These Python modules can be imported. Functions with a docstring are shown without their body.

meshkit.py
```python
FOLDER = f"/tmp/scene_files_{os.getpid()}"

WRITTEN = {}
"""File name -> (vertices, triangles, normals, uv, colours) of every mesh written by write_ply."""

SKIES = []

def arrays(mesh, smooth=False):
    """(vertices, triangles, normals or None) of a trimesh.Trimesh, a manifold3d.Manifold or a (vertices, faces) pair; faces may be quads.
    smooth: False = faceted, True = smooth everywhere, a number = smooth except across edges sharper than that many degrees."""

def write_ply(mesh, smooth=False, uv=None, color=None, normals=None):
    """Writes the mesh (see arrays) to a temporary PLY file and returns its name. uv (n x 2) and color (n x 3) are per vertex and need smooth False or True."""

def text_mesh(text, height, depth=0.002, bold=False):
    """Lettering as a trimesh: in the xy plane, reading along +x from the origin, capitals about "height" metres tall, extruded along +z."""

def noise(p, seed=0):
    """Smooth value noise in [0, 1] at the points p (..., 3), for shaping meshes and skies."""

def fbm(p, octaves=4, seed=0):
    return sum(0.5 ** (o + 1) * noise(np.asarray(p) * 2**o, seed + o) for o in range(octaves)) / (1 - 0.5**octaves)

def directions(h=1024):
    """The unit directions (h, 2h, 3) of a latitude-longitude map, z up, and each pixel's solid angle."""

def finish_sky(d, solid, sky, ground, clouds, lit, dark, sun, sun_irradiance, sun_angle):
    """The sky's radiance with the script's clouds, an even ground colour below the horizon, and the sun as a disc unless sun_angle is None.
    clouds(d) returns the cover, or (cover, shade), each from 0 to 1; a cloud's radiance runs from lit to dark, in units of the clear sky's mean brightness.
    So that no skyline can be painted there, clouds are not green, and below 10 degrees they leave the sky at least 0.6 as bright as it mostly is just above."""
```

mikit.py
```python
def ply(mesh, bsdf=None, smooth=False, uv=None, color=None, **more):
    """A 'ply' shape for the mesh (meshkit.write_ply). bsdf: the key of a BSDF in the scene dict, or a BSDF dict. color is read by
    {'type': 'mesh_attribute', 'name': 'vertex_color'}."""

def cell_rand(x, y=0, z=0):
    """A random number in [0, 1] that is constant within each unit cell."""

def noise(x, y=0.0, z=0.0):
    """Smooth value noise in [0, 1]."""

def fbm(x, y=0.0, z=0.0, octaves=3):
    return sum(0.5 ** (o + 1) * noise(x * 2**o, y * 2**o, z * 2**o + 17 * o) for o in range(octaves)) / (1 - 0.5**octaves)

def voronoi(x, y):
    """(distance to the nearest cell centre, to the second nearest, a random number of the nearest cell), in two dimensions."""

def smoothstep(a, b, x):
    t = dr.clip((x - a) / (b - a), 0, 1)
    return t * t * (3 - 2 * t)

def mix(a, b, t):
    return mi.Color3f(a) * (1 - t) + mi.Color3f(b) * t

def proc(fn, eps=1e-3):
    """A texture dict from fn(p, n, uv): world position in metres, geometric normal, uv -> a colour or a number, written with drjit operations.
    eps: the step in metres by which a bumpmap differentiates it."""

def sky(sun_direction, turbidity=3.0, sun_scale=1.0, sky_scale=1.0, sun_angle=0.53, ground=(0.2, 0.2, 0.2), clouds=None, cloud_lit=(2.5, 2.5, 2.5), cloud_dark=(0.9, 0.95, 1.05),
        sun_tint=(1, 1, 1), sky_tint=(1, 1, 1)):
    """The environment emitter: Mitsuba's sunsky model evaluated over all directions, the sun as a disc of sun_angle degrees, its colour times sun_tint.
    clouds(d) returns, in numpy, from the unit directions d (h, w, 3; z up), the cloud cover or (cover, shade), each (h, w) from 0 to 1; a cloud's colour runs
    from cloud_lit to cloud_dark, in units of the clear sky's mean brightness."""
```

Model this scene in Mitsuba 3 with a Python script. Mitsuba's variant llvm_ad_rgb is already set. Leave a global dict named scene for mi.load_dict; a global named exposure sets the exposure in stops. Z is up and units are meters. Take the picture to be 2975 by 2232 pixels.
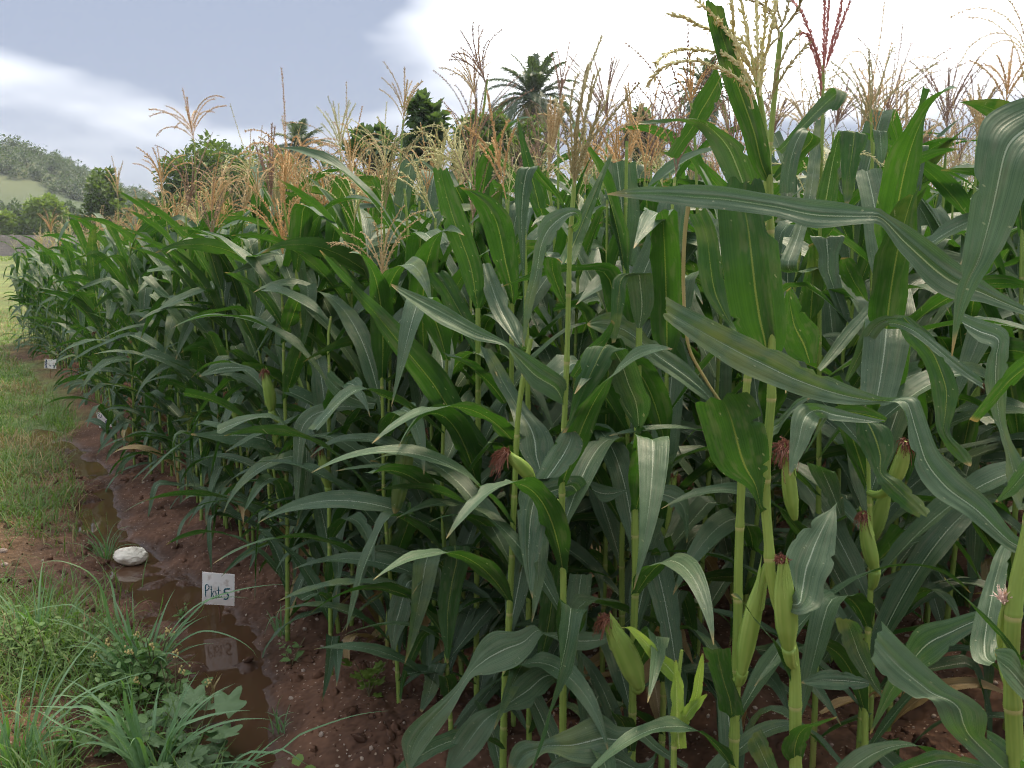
import math, numpy as np, trimesh, mitsuba as mi, drjit as dr, mikit, meshkit
from scipy.interpolate import Akima1DInterpolator
from scipy.spatial.transform import Rotation

# ------------------------------------------------------------------ camera, sky, exposure
EYE, PITCH, FOV = 1.45, 8.48, 56.0
T = mi.ScalarTransform4f
scene, labels = {}, {}
scene['camera'] = {'type': 'perspective', 'fov': FOV, 'fov_axis': 'x', 'near_clip': 0.05, 'far_clip': 3000.0,
                   'to_world': T().look_at(origin=[0, 0, EYE], target=[0, math.cos(math.radians(PITCH)), EYE - math.sin(math.radians(PITCH))], up=[0, 0, 1])}
SUN = (math.sin(math.radians(35)) * math.cos(math.radians(56)), math.cos(math.radians(35)) * math.cos(math.radians(56)), math.sin(math.radians(56)))


def clouds(d):
    az, el = np.degrees(np.arctan2(d[..., 0], d[..., 1])), np.degrees(np.arcsin(np.clip(d[..., 2], -1, 1)))
    q = d * np.array([3.4, 3.4, 8.0])
    n = meshkit.fbm(q + 3.1, 5, 3)
    m = meshkit.fbm(d * np.array([8.0, 8.0, 19.0]) + 9.7, 4, 11)
    g = lambda a, e, sa, se: np.exp(-((az - a) / sa) ** 2 - ((el - e) / se) ** 2)
    shade = 0.90 - 0.38 * np.clip((el - 28) / 35, 0, 1) + 1.1 * (n - 0.5) + 0.75 * (m - 0.5)
    ang = np.degrees(np.arccos(np.clip(d @ (np.array(SUN) / np.linalg.norm(SUN)), -1, 1)))
    shade = shade - 0.55 * np.exp(-(ang / 34) ** 2)                 # the glow round the sun behind the clouds
    shade += 0.35 * g(-9, 7.5, 11, 6.5) + 0.35 * g(-18, 12.5, 9, 2.5) + 0.15 * g(-16, 3, 16, 3.0)
    shade -= 0.42 * g(-28.5, 8.6, 5, 1.1) + 0.30 * g(-13.5, 5.6, 7, 0.9) + 1.3 * g(6, 11.0, 13, 3.2) + 1.5 * g(22, 13, 15, 5.0)
    shade += 0.30 * g(-16, 11, 12, 5) + 0.85 * g(16, 4.6, 15, 2.8)
    return np.ones_like(az), np.clip(shade, 0, 1)


scene['sky'] = mikit.sky(SUN, turbidity=3, sun_scale=0.22, sun_angle=16, clouds=clouds, cloud_lit=(1.75, 1.78, 1.82), cloud_dark=(0.28, 0.335, 0.46), ground=(0.10, 0.12, 0.07))
exposure = 4.05

# ------------------------------------------------------------------ geometry helpers
W, H = 2975, 2232
F = W / 2 / math.tan(math.radians(FOV / 2))
CP, SP = math.cos(math.radians(PITCH)), math.sin(math.radians(PITCH))


def pt(x, y, d):
    """The place at forward distance d (metres) seen at photograph position x, y."""
    x, y, d = (np.asarray(v, float) for v in (x, y, d))
    cx, cy = (x - W / 2) / F, (H / 2 - y) / F
    k = d / (CP + cy * SP)
    return np.stack([cx * k, d * np.ones_like(cx), EYE + k * (cy * CP - SP)], -1)


def ground_pt(x, y, z=0.0):
    cx, cy = (x - W / 2) / F, (H / 2 - y) / F
    k = (z - EYE) / (cy * CP - SP)
    return np.array([cx * k, k * (CP + cy * SP), z])


U = np.array([-0.53, 0.848]); U /= np.linalg.norm(U)
V = np.array([U[1], -U[0]])
EDGE = np.array([1.55, 0.0])


def st(x, y):
    return (x - EDGE[0]) * V[0] + (y - EDGE[1]) * V[1], (x - EDGE[0]) * U[0] + (y - EDGE[1]) * U[1]


def xy(s, t):
    return EDGE + s * V + t * U


def smoothstep(a, b, x):
    t = np.clip((x - a) / (b - a), 0, 1)
    return t * t * (3 - 2 * t)


def gz(x, y):
    """Height of the ground."""
    x, y = np.asarray(x, float), np.asarray(y, float)
    s, t = st(x, y)
    p = np.stack([x, y, 0 * x], -1)
    n1, n2, n3 = meshkit.fbm(p * 1.3, 3, 5) - 0.5, meshkit.fbm(p * 5.5 + 7, 3, 6) - 0.5, meshkit.noise(p * 22.0, 8) - 0.5
    near = np.exp(-np.hypot(x, y) / 12)
    c = -0.09 + np.where(t < 4.2, -0.40 - 0.20 * np.clip((4.2 - t), 0, 1.6), -0.40) + 0.10 * np.sin(t * 1.9 + 0.4) * smoothstep(4.0, 6.0, t) + 0.12 * n1
    wid = 0.125 + 0.04 * np.sin(t * 1.3 + 2.2) + 0.09 * n2
    wid = wid * (1 - 0.55 * smoothstep(7.5, 11, t))
    fur = np.exp(-np.abs((s - c - 0.10 * n2 - 0.03 * n3) / wid) ** 3)
    bed = 0.052 * smoothstep(c + 0.02, c + 0.55, s)
    path = 0.035 + 0.07 * smoothstep(c + 0.1, c - 0.75, s) * smoothstep(30, 8, t)
    base = np.where(s > c, bed + 0.012, path)
    base = base + near * (0.10 * n1 * smoothstep(-0.5, -1.2, s) + 0.075 * n2 + 0.030 * n3)
    inside = smoothstep(-0.1, 0.4, s)
    base = base + inside * near * 0.04 * np.cos(2 * np.pi * s / 0.72)
    far = smoothstep(25, 200, np.hypot(x, y))
    z = base - (base + 0.016 - near * (0.15 * n2 * (0.8 + smoothstep(5, 7, t)) + 0.05 * n3)) * fur * smoothstep(10.5, 8.0, t)
    return z * (1 - far)


def norm(v):
    return v / np.maximum(np.linalg.norm(v, axis=-1, keepdims=True), 1e-9)


def grid_faces(n, m):
    i, j = np.meshgrid(np.arange(n - 1), np.arange(m - 1), indexing='ij')
    a = (i * m + j).ravel()
    return np.stack([a, a + 1, a + m + 1, a + m], 1)


def tri(q):
    return np.vstack([q[:, [0, 1, 2]], q[:, [0, 2, 3]]])


class Bag:
    """Collects vertices, triangles and uv of one mesh."""

    def __init__(self):
        self.v, self.f, self.u, self.n = [], [], [], 0

    def add(self, v, f, uv=None):
        v = np.asarray(v, float)
        self.v.append(v); self.f.append(np.asarray(f) + self.n)
        self.u.append(np.zeros((len(v), 2)) if uv is None else uv)
        self.n += len(v)

    def many(self, v, f, frames, uv=None):
        """Copies of a small mesh: frames (k, 3, 4)."""
        k = len(frames)
        if k == 0:
            return
        vs = np.einsum('kij,nj->kni', frames[:, :, :3], v) + frames[:, None, :, 3]
        fs = (f[None] + (np.arange(k) * len(v))[:, None, None]).reshape(-1, 3)
        self.add(vs.reshape(-1, 3), fs, np.zeros((k * len(v), 2)) if uv is None else uv)

    def get(self):
        return np.vstack(self.v), np.vstack(self.f), np.vstack(self.u)


def frames_from(pos, axis, roll, length, width, thick=None):
    """(k, 3, 4): local z along axis, scaled by width, thick, length."""
    a = norm(axis)
    h = np.where(np.abs(a[:, 2:]) < 0.9, [[0, 0, 1.0]], [[1.0, 0, 0]])
    x = norm(np.cross(h, a)); y = np.cross(a, x)
    c, s = np.cos(roll)[:, None], np.sin(roll)[:, None]
    x, y = c * x + s * y, c * y - s * x
    thick = width if thick is None else thick
    return np.stack([x * np.reshape(width, (-1, 1)), y * np.reshape(thick, (-1, 1)), a * np.reshape(length, (-1, 1)), pos], -1)


def tube(p, r, sides=8, caps=True):
    p = np.asarray(p, float); r = np.broadcast_to(np.asarray(r, float), (len(p),))
    t = norm(np.gradient(p, axis=0))
    x = np.zeros_like(p)
    ref = np.array([1.0, 0, 0]) if abs(t[0, 0]) < 0.8 else np.array([0, 1.0, 0])
    for i in range(len(p)):
        ref = norm(ref - t[i] * (ref @ t[i])); x[i] = ref
    y = np.cross(t, x)
    a = np.linspace(0, 2 * np.pi, sides, endpoint=False)
    v = p[:, None] + r[:, None, None] * (np.cos(a)[None, :, None] * x[:, None] + np.sin(a)[None, :, None] * y[:, None])
    i, j = np.meshgrid(np.arange(len(p) - 1), np.arange(sides), indexing='ij')
    q = np.stack([i * sides + j, i * sides + (j + 1) % sides, (i + 1) * sides + (j + 1) % sides, (i + 1) * sides + j], -1).reshape(-1, 4)
    v = v.reshape(-1, 3); f = tri(q)
    L = np.concatenate([[0], np.cumsum(np.linalg.norm(np.diff(p, axis=0), axis=1))])
    uv = np.stack([np.tile(a / (2 * np.pi), len(p)), np.repeat(L, sides)], -1)
    if caps:
        n = len(v)
        v = np.vstack([v, p[:1], p[-1:]]); uv = np.vstack([uv, [[0, 0], [0, L[-1]]]])
        k = np.arange(sides); e = (len(p) - 1) * sides
        f = np.vstack([f, np.stack([np.full(sides, n), (k + 1) % sides, k], 1), np.stack([np.full(sides, n + 1), e + k, e + (k + 1) % sides], 1)])
    return v, f, uv


def spline(points, n):
    points = np.asarray(points, float)
    t = np.concatenate([[0], np.cumsum(np.linalg.norm(np.diff(points[:, :3], axis=0), axis=1) + 1e-6)])
    t /= t[-1]
    if len(points) == 2:
        return points[0] + np.linspace(0, 1, n)[:, None] * (points[1] - points[0])
    return Akima1DInterpolator(t, points)(np.linspace(0, 1, n))


def put(key, m, bsdf, smooth=True, to=None, **k):
    """One entry of the scene from (v, f, uv)."""
    v, f, uv = m
    scene[key] = mikit.ply((v, f), bsdf, smooth, uv=uv if smooth in (True, False) else None, **k)
    if to is not None:
        scene[key]['to_world'] = to
    return key


taken = {}


def numbered(name):
    n = taken.get(name, 0); taken[name] = n + 1
    return name if n == 0 else f'{name}_{n:03d}'


def tag(key, label=None, category=None, group=None, kind=None):
    labels[key] = {k: v for k, v in (('label', label), ('category', category), ('group', group), ('kind', kind)) if v}


# ------------------------------------------------------------------ materials
noise, fbm, voronoi, cell_rand, sstep, mix = mikit.noise, mikit.fbm, mikit.voronoi, mikit.cell_rand, mikit.smoothstep, mikit.mix


def leaf_colour(base, light, rib, rib_w, rust=0.25):
    """Colour of one side of a maize leaf. uv: x = leaf number + place across, y = place along."""
    def fn(p, n, uv):
        k = dr.floor(uv.x); c = (uv.x - k - 0.5) * 2; a = dr.abs(c)
        tone = 0.62 * cell_rand(k, 3.0) + 0.38 * fbm(p.x * 1.7, p.y * 1.7, p.z * 1.7, 2)
        vein = noise(c * 42 + k * 13, k) * 0.6 + noise(c * 110, k + 5) * 0.4
        blotch = fbm(p.x * 26, p.y * 26, p.z * 26, 3)
        col = mix(base, light, dr.clip(0.15 + 0.55 * tone + 0.55 * (blotch - 0.5) + 0.8 * (vein - 0.5), 0, 1))
        dust = sstep(0.50, 0.80, fbm(c * 5 + k, uv.y * 11, k, 3)) * 0.22
        col = mix(col, mi.Color3f(0.19, 0.19, 0.11), dust)
        yel = sstep(0.72, 0.97, cell_rand(k, 8.0)) * sstep(0.35, 0.75, blotch) * 0.55
        col = mix(col, mi.Color3f(0.20, 0.24, 0.05), yel * sstep(0.2, 0.9, uv.y))
        d1, d2, w = voronoi(p.x * 60 + p.z * 37, p.y * 60 + p.z * 53)
        spot = sstep(0.12, 0.06, d1) * sstep(0.86, 0.92, w)
        col = mix(col, mi.Color3f(0.36, 0.38, 0.20), spot * 0.5)
        ribm = sstep(rib_w * 1.5, rib_w * 0.7, a + 0.03 * uv.y) * sstep(1.02, 0.55, uv.y)
        col = mix(col, rib, ribm)
        edge = sstep(0.965, 0.995, a)
        col = mix(col, mi.Color3f(0.30, 0.34, 0.16), edge * 0.5)
        dry = sstep(0.95, 1.0, uv.y + 0.05 * (blotch - 0.5)) * rust * 3
        return mix(col, mi.Color3f(0.36, 0.25, 0.09), dr.clip(dry, 0, 1))
    return fn


def leaf_relief(p, n, uv):
    k = dr.floor(uv.x); c = (uv.x - k - 0.5) * 2
    return 0.0011 * noise(c * 24 + k * 7, uv.y * 3, k) + 0.0030 * fbm(p.x * 34, p.y * 34, p.z * 34, 2)


def leaf_bsdf(top, under, through, w=0.36):
    ru, rd = 0.52, 0.6
    s = lambda c, r: {'type': 'bumpmap', 'scale': 1.0, 'arbitrary': mikit.proc(leaf_relief, 0.0015), 'b': {'type': 'principled', 'base_color': mikit.proc(c), 'roughness': r, 'specular': 0.36}}
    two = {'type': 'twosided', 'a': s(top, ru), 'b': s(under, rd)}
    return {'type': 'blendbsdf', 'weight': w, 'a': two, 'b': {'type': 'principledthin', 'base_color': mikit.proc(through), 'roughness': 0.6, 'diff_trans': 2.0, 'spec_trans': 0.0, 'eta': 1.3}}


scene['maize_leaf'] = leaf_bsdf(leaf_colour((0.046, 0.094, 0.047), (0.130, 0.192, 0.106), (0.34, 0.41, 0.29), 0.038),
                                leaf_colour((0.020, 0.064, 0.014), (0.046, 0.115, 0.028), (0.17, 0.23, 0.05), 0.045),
                                leaf_colour((0.032, 0.12, 0.008), (0.080, 0.22, 0.018), (0.18, 0.26, 0.05), 0.04), 0.30)
scene['pale_leaf'] = leaf_bsdf(leaf_colour((0.22, 0.36, 0.07), (0.34, 0.48, 0.12), (0.5, 0.6, 0.3), 0.05),
                               leaf_colour((0.20, 0.33, 0.06), (0.30, 0.45, 0.10), (0.45, 0.5, 0.2), 0.05),
                               leaf_colour((0.3, 0.5, 0.05), (0.4, 0.6, 0.08), (0.4, 0.5, 0.1), 0.05))
scene['dry_leaf'] = leaf_bsdf(leaf_colour((0.26, 0.17, 0.07), (0.42, 0.30, 0.14), (0.5, 0.4, 0.25), 0.05),
                              leaf_colour((0.24, 0.15, 0.06), (0.38, 0.27, 0.12), (0.5, 0.4, 0.25), 0.05),
                              leaf_colour((0.3, 0.2, 0.05), (0.4, 0.3, 0.08), (0.4, 0.3, 0.1), 0.05), 0.2)


def rough(colour, r=0.6, spec=0.4, **k):
    return {'type': 'twosided', 'a': {'type': 'principled', 'base_color': mikit.proc(colour) if callable(colour) else {'type': 'rgb', 'value': colour}, 'roughness': r, 'specular': spec, **k}}


def stalk_colour(p, n, uv):
    streak = noise(uv.x * 26, p.z * 5, p.x * 3)
    low = fbm(p.x * 9, p.y * 9, p.z * 7, 3)
    c = mix((0.14, 0.235, 0.038), (0.30, 0.40, 0.085), dr.clip(0.5 * streak + 0.6 * low - 0.05, 0, 1))
    node = sstep(0.93, 0.985, uv.y - dr.floor(uv.y))
    c = mix(c, mi.Color3f(0.42, 0.38, 0.16), node * 0.8)
    red = sstep(0.55, 0.8, low) * sstep(0.35, 0.05, p.z)
    return mix(c, mi.Color3f(0.30, 0.13, 0.06), red * 0.7)


scene['stalk'] = rough(stalk_colour, 0.5)
scene['husk'] = rough(lambda p, n, uv: mix((0.17, 0.29, 0.045), (0.36, 0.47, 0.12), dr.clip(0.75 * noise(uv.x * 30, uv.y * 2) + 0.6 * (fbm(p.x * 30, p.y * 30, p.z * 12, 2) - 0.4), 0, 1)), 0.5)
scene['old_husk'] = rough(lambda p, n, uv: mix((0.20, 0.20, 0.05), (0.36, 0.30, 0.12), fbm(p.x * 40, p.y * 40, p.z * 15, 3)), 0.6)
for nm, a, b in (('silk_red', (0.085, 0.024, 0.016), (0.23, 0.078, 0.042)), ('silk_brown', (0.09, 0.030, 0.018), (0.24, 0.09, 0.045)), ('silk_pale', (0.62, 0.45, 0.38), (0.75, 0.62, 0.55)), ('silk_gold', (0.38, 0.25, 0.07), (0.55, 0.40, 0.15))):
    scene[nm] = rough((lambda a, b: lambda p, n, uv: mix(a, b, noise(p.x * 300, p.y * 300, p.z * 90)))(a, b), 0.6)
TASSELS = {'orange': ((0.42, 0.24, 0.085), (0.67, 0.46, 0.22)), 'tan': ((0.40, 0.28, 0.13), (0.64, 0.50, 0.27)), 'straw': ((0.44, 0.42, 0.17), (0.66, 0.62, 0.33)),
           'olive': ((0.24, 0.22, 0.095), (0.42, 0.36, 0.18)), 'purple': ((0.20, 0.12, 0.085), (0.36, 0.24, 0.16)), 'red': ((0.32, 0.105, 0.09), (0.50, 0.24, 0.20))}
for nm, (a, b) in TASSELS.items():
    scene['tassel_' + nm] = rough((lambda a, b: lambda p, n, uv: mix(a, b, noise(p.x * 160, p.y * 160, p.z * 160) * 0.75 + 0.25 * uv.x))(a, b), 0.65)
scene['anther'] = rough((0.62, 0.48, 0.18), 0.6)


def soil_colour(p, n, uv):
    s = (p.x - EDGE[0]) * V[0] + (p.y - EDGE[1]) * V[1]
    t = (p.x - EDGE[0]) * U[0] + (p.y - EDGE[1]) * U[1]
    big, mid, fine = fbm(p.x * 1.1, p.y * 1.1, 0.3, 3), fbm(p.x * 7, p.y * 7, 2.0, 3), noise(p.x * 90, p.y * 90, 1.0)
    c = mix((0.062, 0.029, 0.016), (0.190, 0.094, 0.054), dr.clip(0.2 + 0.9 * (mid - 0.35) + 0.35 * (fine - 0.5), 0, 1))
    d1, d2, w = voronoi(p.x * 70, p.y * 70)
    chip = sstep(0.26, 0.16, d1) * sstep(0.86, 0.93, w)
    c = mix(c, mi.Color3f(0.36, 0.26, 0.19), chip * 0.8)
    wet = sstep(0.035, 0.004, p.z)
    c = c * (1 - 0.30 * wet)
    grass = sstep(-0.7, -1.2, s - 0.75 * sstep(7.0, 9.5, t) + 0.8 * (big - 0.5)) * sstep(4.2, 8.0, t + 4 * (big - 0.5))
    grass = dr.maximum(grass, sstep(13.5, 16.5, t))
    g = mix((0.070, 0.100, 0.030), (0.165, 0.205, 0.060), dr.clip(0.15 + 1.3 * (fbm(p.x * 0.6, p.y * 0.6, 4.0, 4) - 0.3) + 0.3 * (fine - 0.5), 0, 1))
    return mix(c, g, grass * (0.55 + 0.45 * sstep(0.3, 0.6, mid)))


scene['soil'] = {'type': 'twosided', 'a': {'type': 'bumpmap', 'scale': 1.0, 'arbitrary': mikit.proc(lambda p, n, uv: 0.018 * fbm(p.x * 38, p.y * 38, 0.0, 3) * sstep(40.0, 8.0, p.y), 0.004),
                 'b': {'type': 'principled', 'base_color': mikit.proc(soil_colour), 'roughness': mikit.proc(lambda p, n, uv: 0.88 - 0.35 * sstep(0.02, 0.003, p.z)), 'specular': 0.4}}}
scene['muddy_water'] = {'type': 'twosided', 'a': {'type': 'bumpmap', 'scale': 1.0, 'arbitrary': mikit.proc(lambda p, n, uv: 0.0009 * fbm(p.x * 9, p.y * 9, 0.5, 2), 0.004),
                        'b': {'type': 'principled', 'base_color': mikit.proc(lambda p, n, uv: mix((0.060, 0.029, 0.016), (0.100, 0.053, 0.030), fbm(p.x * 2.2, p.y * 2.2, 0.0, 4))), 'roughness': 0.04, 'specular': 0.55}}}
scene['pebble_stone'] = rough(lambda p, n, uv: mix((0.20, 0.13, 0.10), (0.52, 0.42, 0.33), noise(p.x * 60, p.y * 60, p.z * 9)), 0.8)
scene['white_stone'] = rough(lambda p, n, uv: mix((0.40, 0.33, 0.24), (0.80, 0.74, 0.62), dr.clip(2.6 * fbm(p.x * 34, p.y * 34, p.z * 34, 4) - 0.5 - 0.9 * sstep(0.040, 0.010, p.z), 0, 1)), 0.85)
scene['sign_board'] = rough(lambda p, n, uv: mix((0.83, 0.79, 0.74), (0.50, 0.40, 0.33), dr.maximum(sstep(0.50, 0.74, fbm(p.x * 45, p.y * 45, p.z * 45, 4)), 0.8 * sstep(0.20, 0.08, p.z + 0.10 * fbm(p.x * 30, p.y * 30, p.z * 30, 3))) * 0.7), 0.5)
scene['ink_teal'] = rough((0.012, 0.09, 0.12), 0.6)
scene['ink_blue'] = rough((0.03, 0.06, 0.16), 0.6)
scene['wire'] = rough((0.16, 0.07, 0.04), 0.7)


def foliage(a, b, trans, sc=0.8):
    f = lambda p, n, uv: mix(a, b, dr.clip(0.65 * fbm(p.x * sc, p.y * sc, p.z * sc, 2) + 0.5 * cell_rand(uv.x * 7919.0) - 0.05, 0, 1))
    return {'type': 'blendbsdf', 'weight': 0.25, 'a': {'type': 'twosided', 'a': {'type': 'principled', 'base_color': mikit.proc(f), 'roughness': 0.55, 'specular': 0.4}},
            'b': {'type': 'principledthin', 'base_color': {'type': 'rgb', 'value': trans}, 'roughness': 0.6, 'diff_trans': 2.0, 'spec_trans': 0.0, 'eta': 1.3}}


scene['tree_leaf'] = foliage((0.035, 0.070, 0.018), (0.110, 0.165, 0.040), (0.18, 0.30, 0.03), 0.35)
scene['bright_leaf'] = foliage((0.075, 0.135, 0.022), (0.20, 0.29, 0.055), (0.30, 0.45, 0.04), 0.5)
scene['dark_leaf'] = foliage((0.034, 0.066, 0.034), (0.100, 0.150, 0.075), (0.16, 0.28, 0.05), 0.6)
scene['hill_leaf'] = foliage((0.045, 0.075, 0.045), (0.115, 0.150, 0.075), (0.12, 0.2, 0.05), 0.08)
scene['palm_leaf'] = foliage((0.030, 0.052, 0.034), (0.085, 0.120, 0.066), (0.12, 0.20, 0.04), 0.4)
scene['palm_old_leaf'] = foliage((0.14, 0.14, 0.05), (0.27, 0.25, 0.09), (0.3, 0.3, 0.08), 0.4)
scene['grass_blade'] = foliage((0.050, 0.110, 0.022), (0.150, 0.230, 0.062), (0.22, 0.42, 0.04), 2.5)
scene['clump_blade'] = foliage((0.085, 0.175, 0.070), (0.190, 0.300, 0.160), (0.22, 0.50, 0.05), 4.0)
scene['weed_leaf'] = foliage((0.070, 0.140, 0.040), (0.170, 0.270, 0.090), (0.20, 0.40, 0.05), 5.0)
scene['lobed_leaf'] = foliage((0.085, 0.150, 0.060), (0.170, 0.255, 0.115), (0.15, 0.32, 0.08), 6.0)
scene['dry_grass'] = foliage((0.20, 0.15, 0.06), (0.38, 0.30, 0.14), (0.3, 0.25, 0.08), 4.0)
scene['bark'] = rough(lambda p, n, uv: mix((0.07, 0.055, 0.045), (0.20, 0.17, 0.14), fbm(p.x * 6, p.y * 6, p.z * 2, 3)), 0.85)
scene['weed_stem'] = rough((0.12, 0.10, 0.045), 0.7)
scene['seed_head'] = rough((0.50, 0.40, 0.16), 0.8)


def wall_colour(p, n, uv):
    row = dr.floor(p.z / 0.22); u = uv.x / 0.42 + 0.5 * (row - 2 * dr.floor(row / 2))
    fz, fu = p.z / 0.22 - row, u - dr.floor(u)
    joint = dr.maximum(sstep(0.10, 0.04, dr.minimum(fz, 1 - fz)), sstep(0.05, 0.02, dr.minimum(fu, 1 - fu)))
    c = mix((0.27, 0.22, 0.205), (0.42, 0.355, 0.335), dr.clip(0.55 * cell_rand(dr.floor(u), row) + 0.7 * (fbm(uv.x * 0.5, p.z * 0.8, 1.0, 3) - 0.25), 0, 1))
    return mix(c, mi.Color3f(0.20, 0.17, 0.16), joint * 0.6)


scene['block_wall_stone'] = rough(wall_colour, 0.9)
scene['hill_ground'] = rough(lambda p, n, uv: mix((0.050, 0.078, 0.036), (0.130, 0.142, 0.070), dr.clip(1.6 * fbm(p.x * 0.035, p.y * 0.035, p.z * 0.05, 4) - 0.35, 0, 1)), 0.9)
# ------------------------------------------------------------------ the ground, water, hill
def make_ground():
    az = np.radians(np.concatenate([np.linspace(-180, -46, 24)[:-1], np.linspace(-46, 46, 360), np.linspace(46, 180, 24)[1:]]))
    r = np.concatenate([[0.02, 0.4, 0.9], 1.25 * (1.0135 ** np.arange(0, 500))])
    r = r[r < 900]
    A, R = np.meshgrid(az, r, indexing='ij')
    x, y = R * np.sin(A), R * np.cos(A)
    v = np.stack([x, y, gz(x, y)], -1).reshape(-1, 3)
    put('ground', (v, tri(grid_faces(len(az), len(r)))[:, ::-1], v[:, :2] * 1.0), 'soil', True)
    n = scene['ground']
    tag('ground', kind='structure')


make_ground()
ts = np.linspace(-1.0, 14.5, 90)
wv = []
for t_ in ts:
    for s_ in np.linspace(-1.15, 0.12, 8):
        wv.append([*xy(s_, t_), 0.0])
put('water', (np.array(wv), tri(grid_faces(90, 8)), np.array(wv)[:, :2]), 'muddy_water', True)
tag('water', kind='structure')
scene['water']['flip_normals'] = False


def hill_z(x, y):
    """The hill beyond the wall: one long rounded ridge that falls to the right."""
    az, r = np.degrees(np.arctan2(x, y)), np.hypot(x, y)
    crest = np.interp(az, [-60, -45, -36, -28, -26.5, -25, -23.2, -21, -18.5, -16, -10], [30, 35, 29, 21.5, 20.6, 18.5, 14.5, 10.0, 6.0, 3.0, 0.0])
    prof = smoothstep(165, 262, r) * smoothstep(430, 285, r)
    bumps = (meshkit.fbm(np.stack([x, y, 0 * x], -1) * 0.022, 4, 21) - 0.5)
    return crest * prof * (1 + 0.20 * bumps) + 2.0 * bumps * prof - 1.5 * (1 - smoothstep(150, 175, r))


az = np.radians(np.linspace(-62, -8, 150)); r = np.linspace(150, 430, 80)
A, R = np.meshgrid(az, r, indexing='ij')
hx, hy = R * np.sin(A), R * np.cos(A)
hv = np.stack([hx, hy, hill_z(hx, hy)], -1).reshape(-1, 3)
put('hill', (hv, tri(grid_faces(150, 80))[:, ::-1], hv[:, :2]), 'hill_ground', True)
tag('hill', kind='structure')

# ------------------------------------------------------------------ maize: leaves, stalks, ears, tassels
leaf_no = [0]


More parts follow.
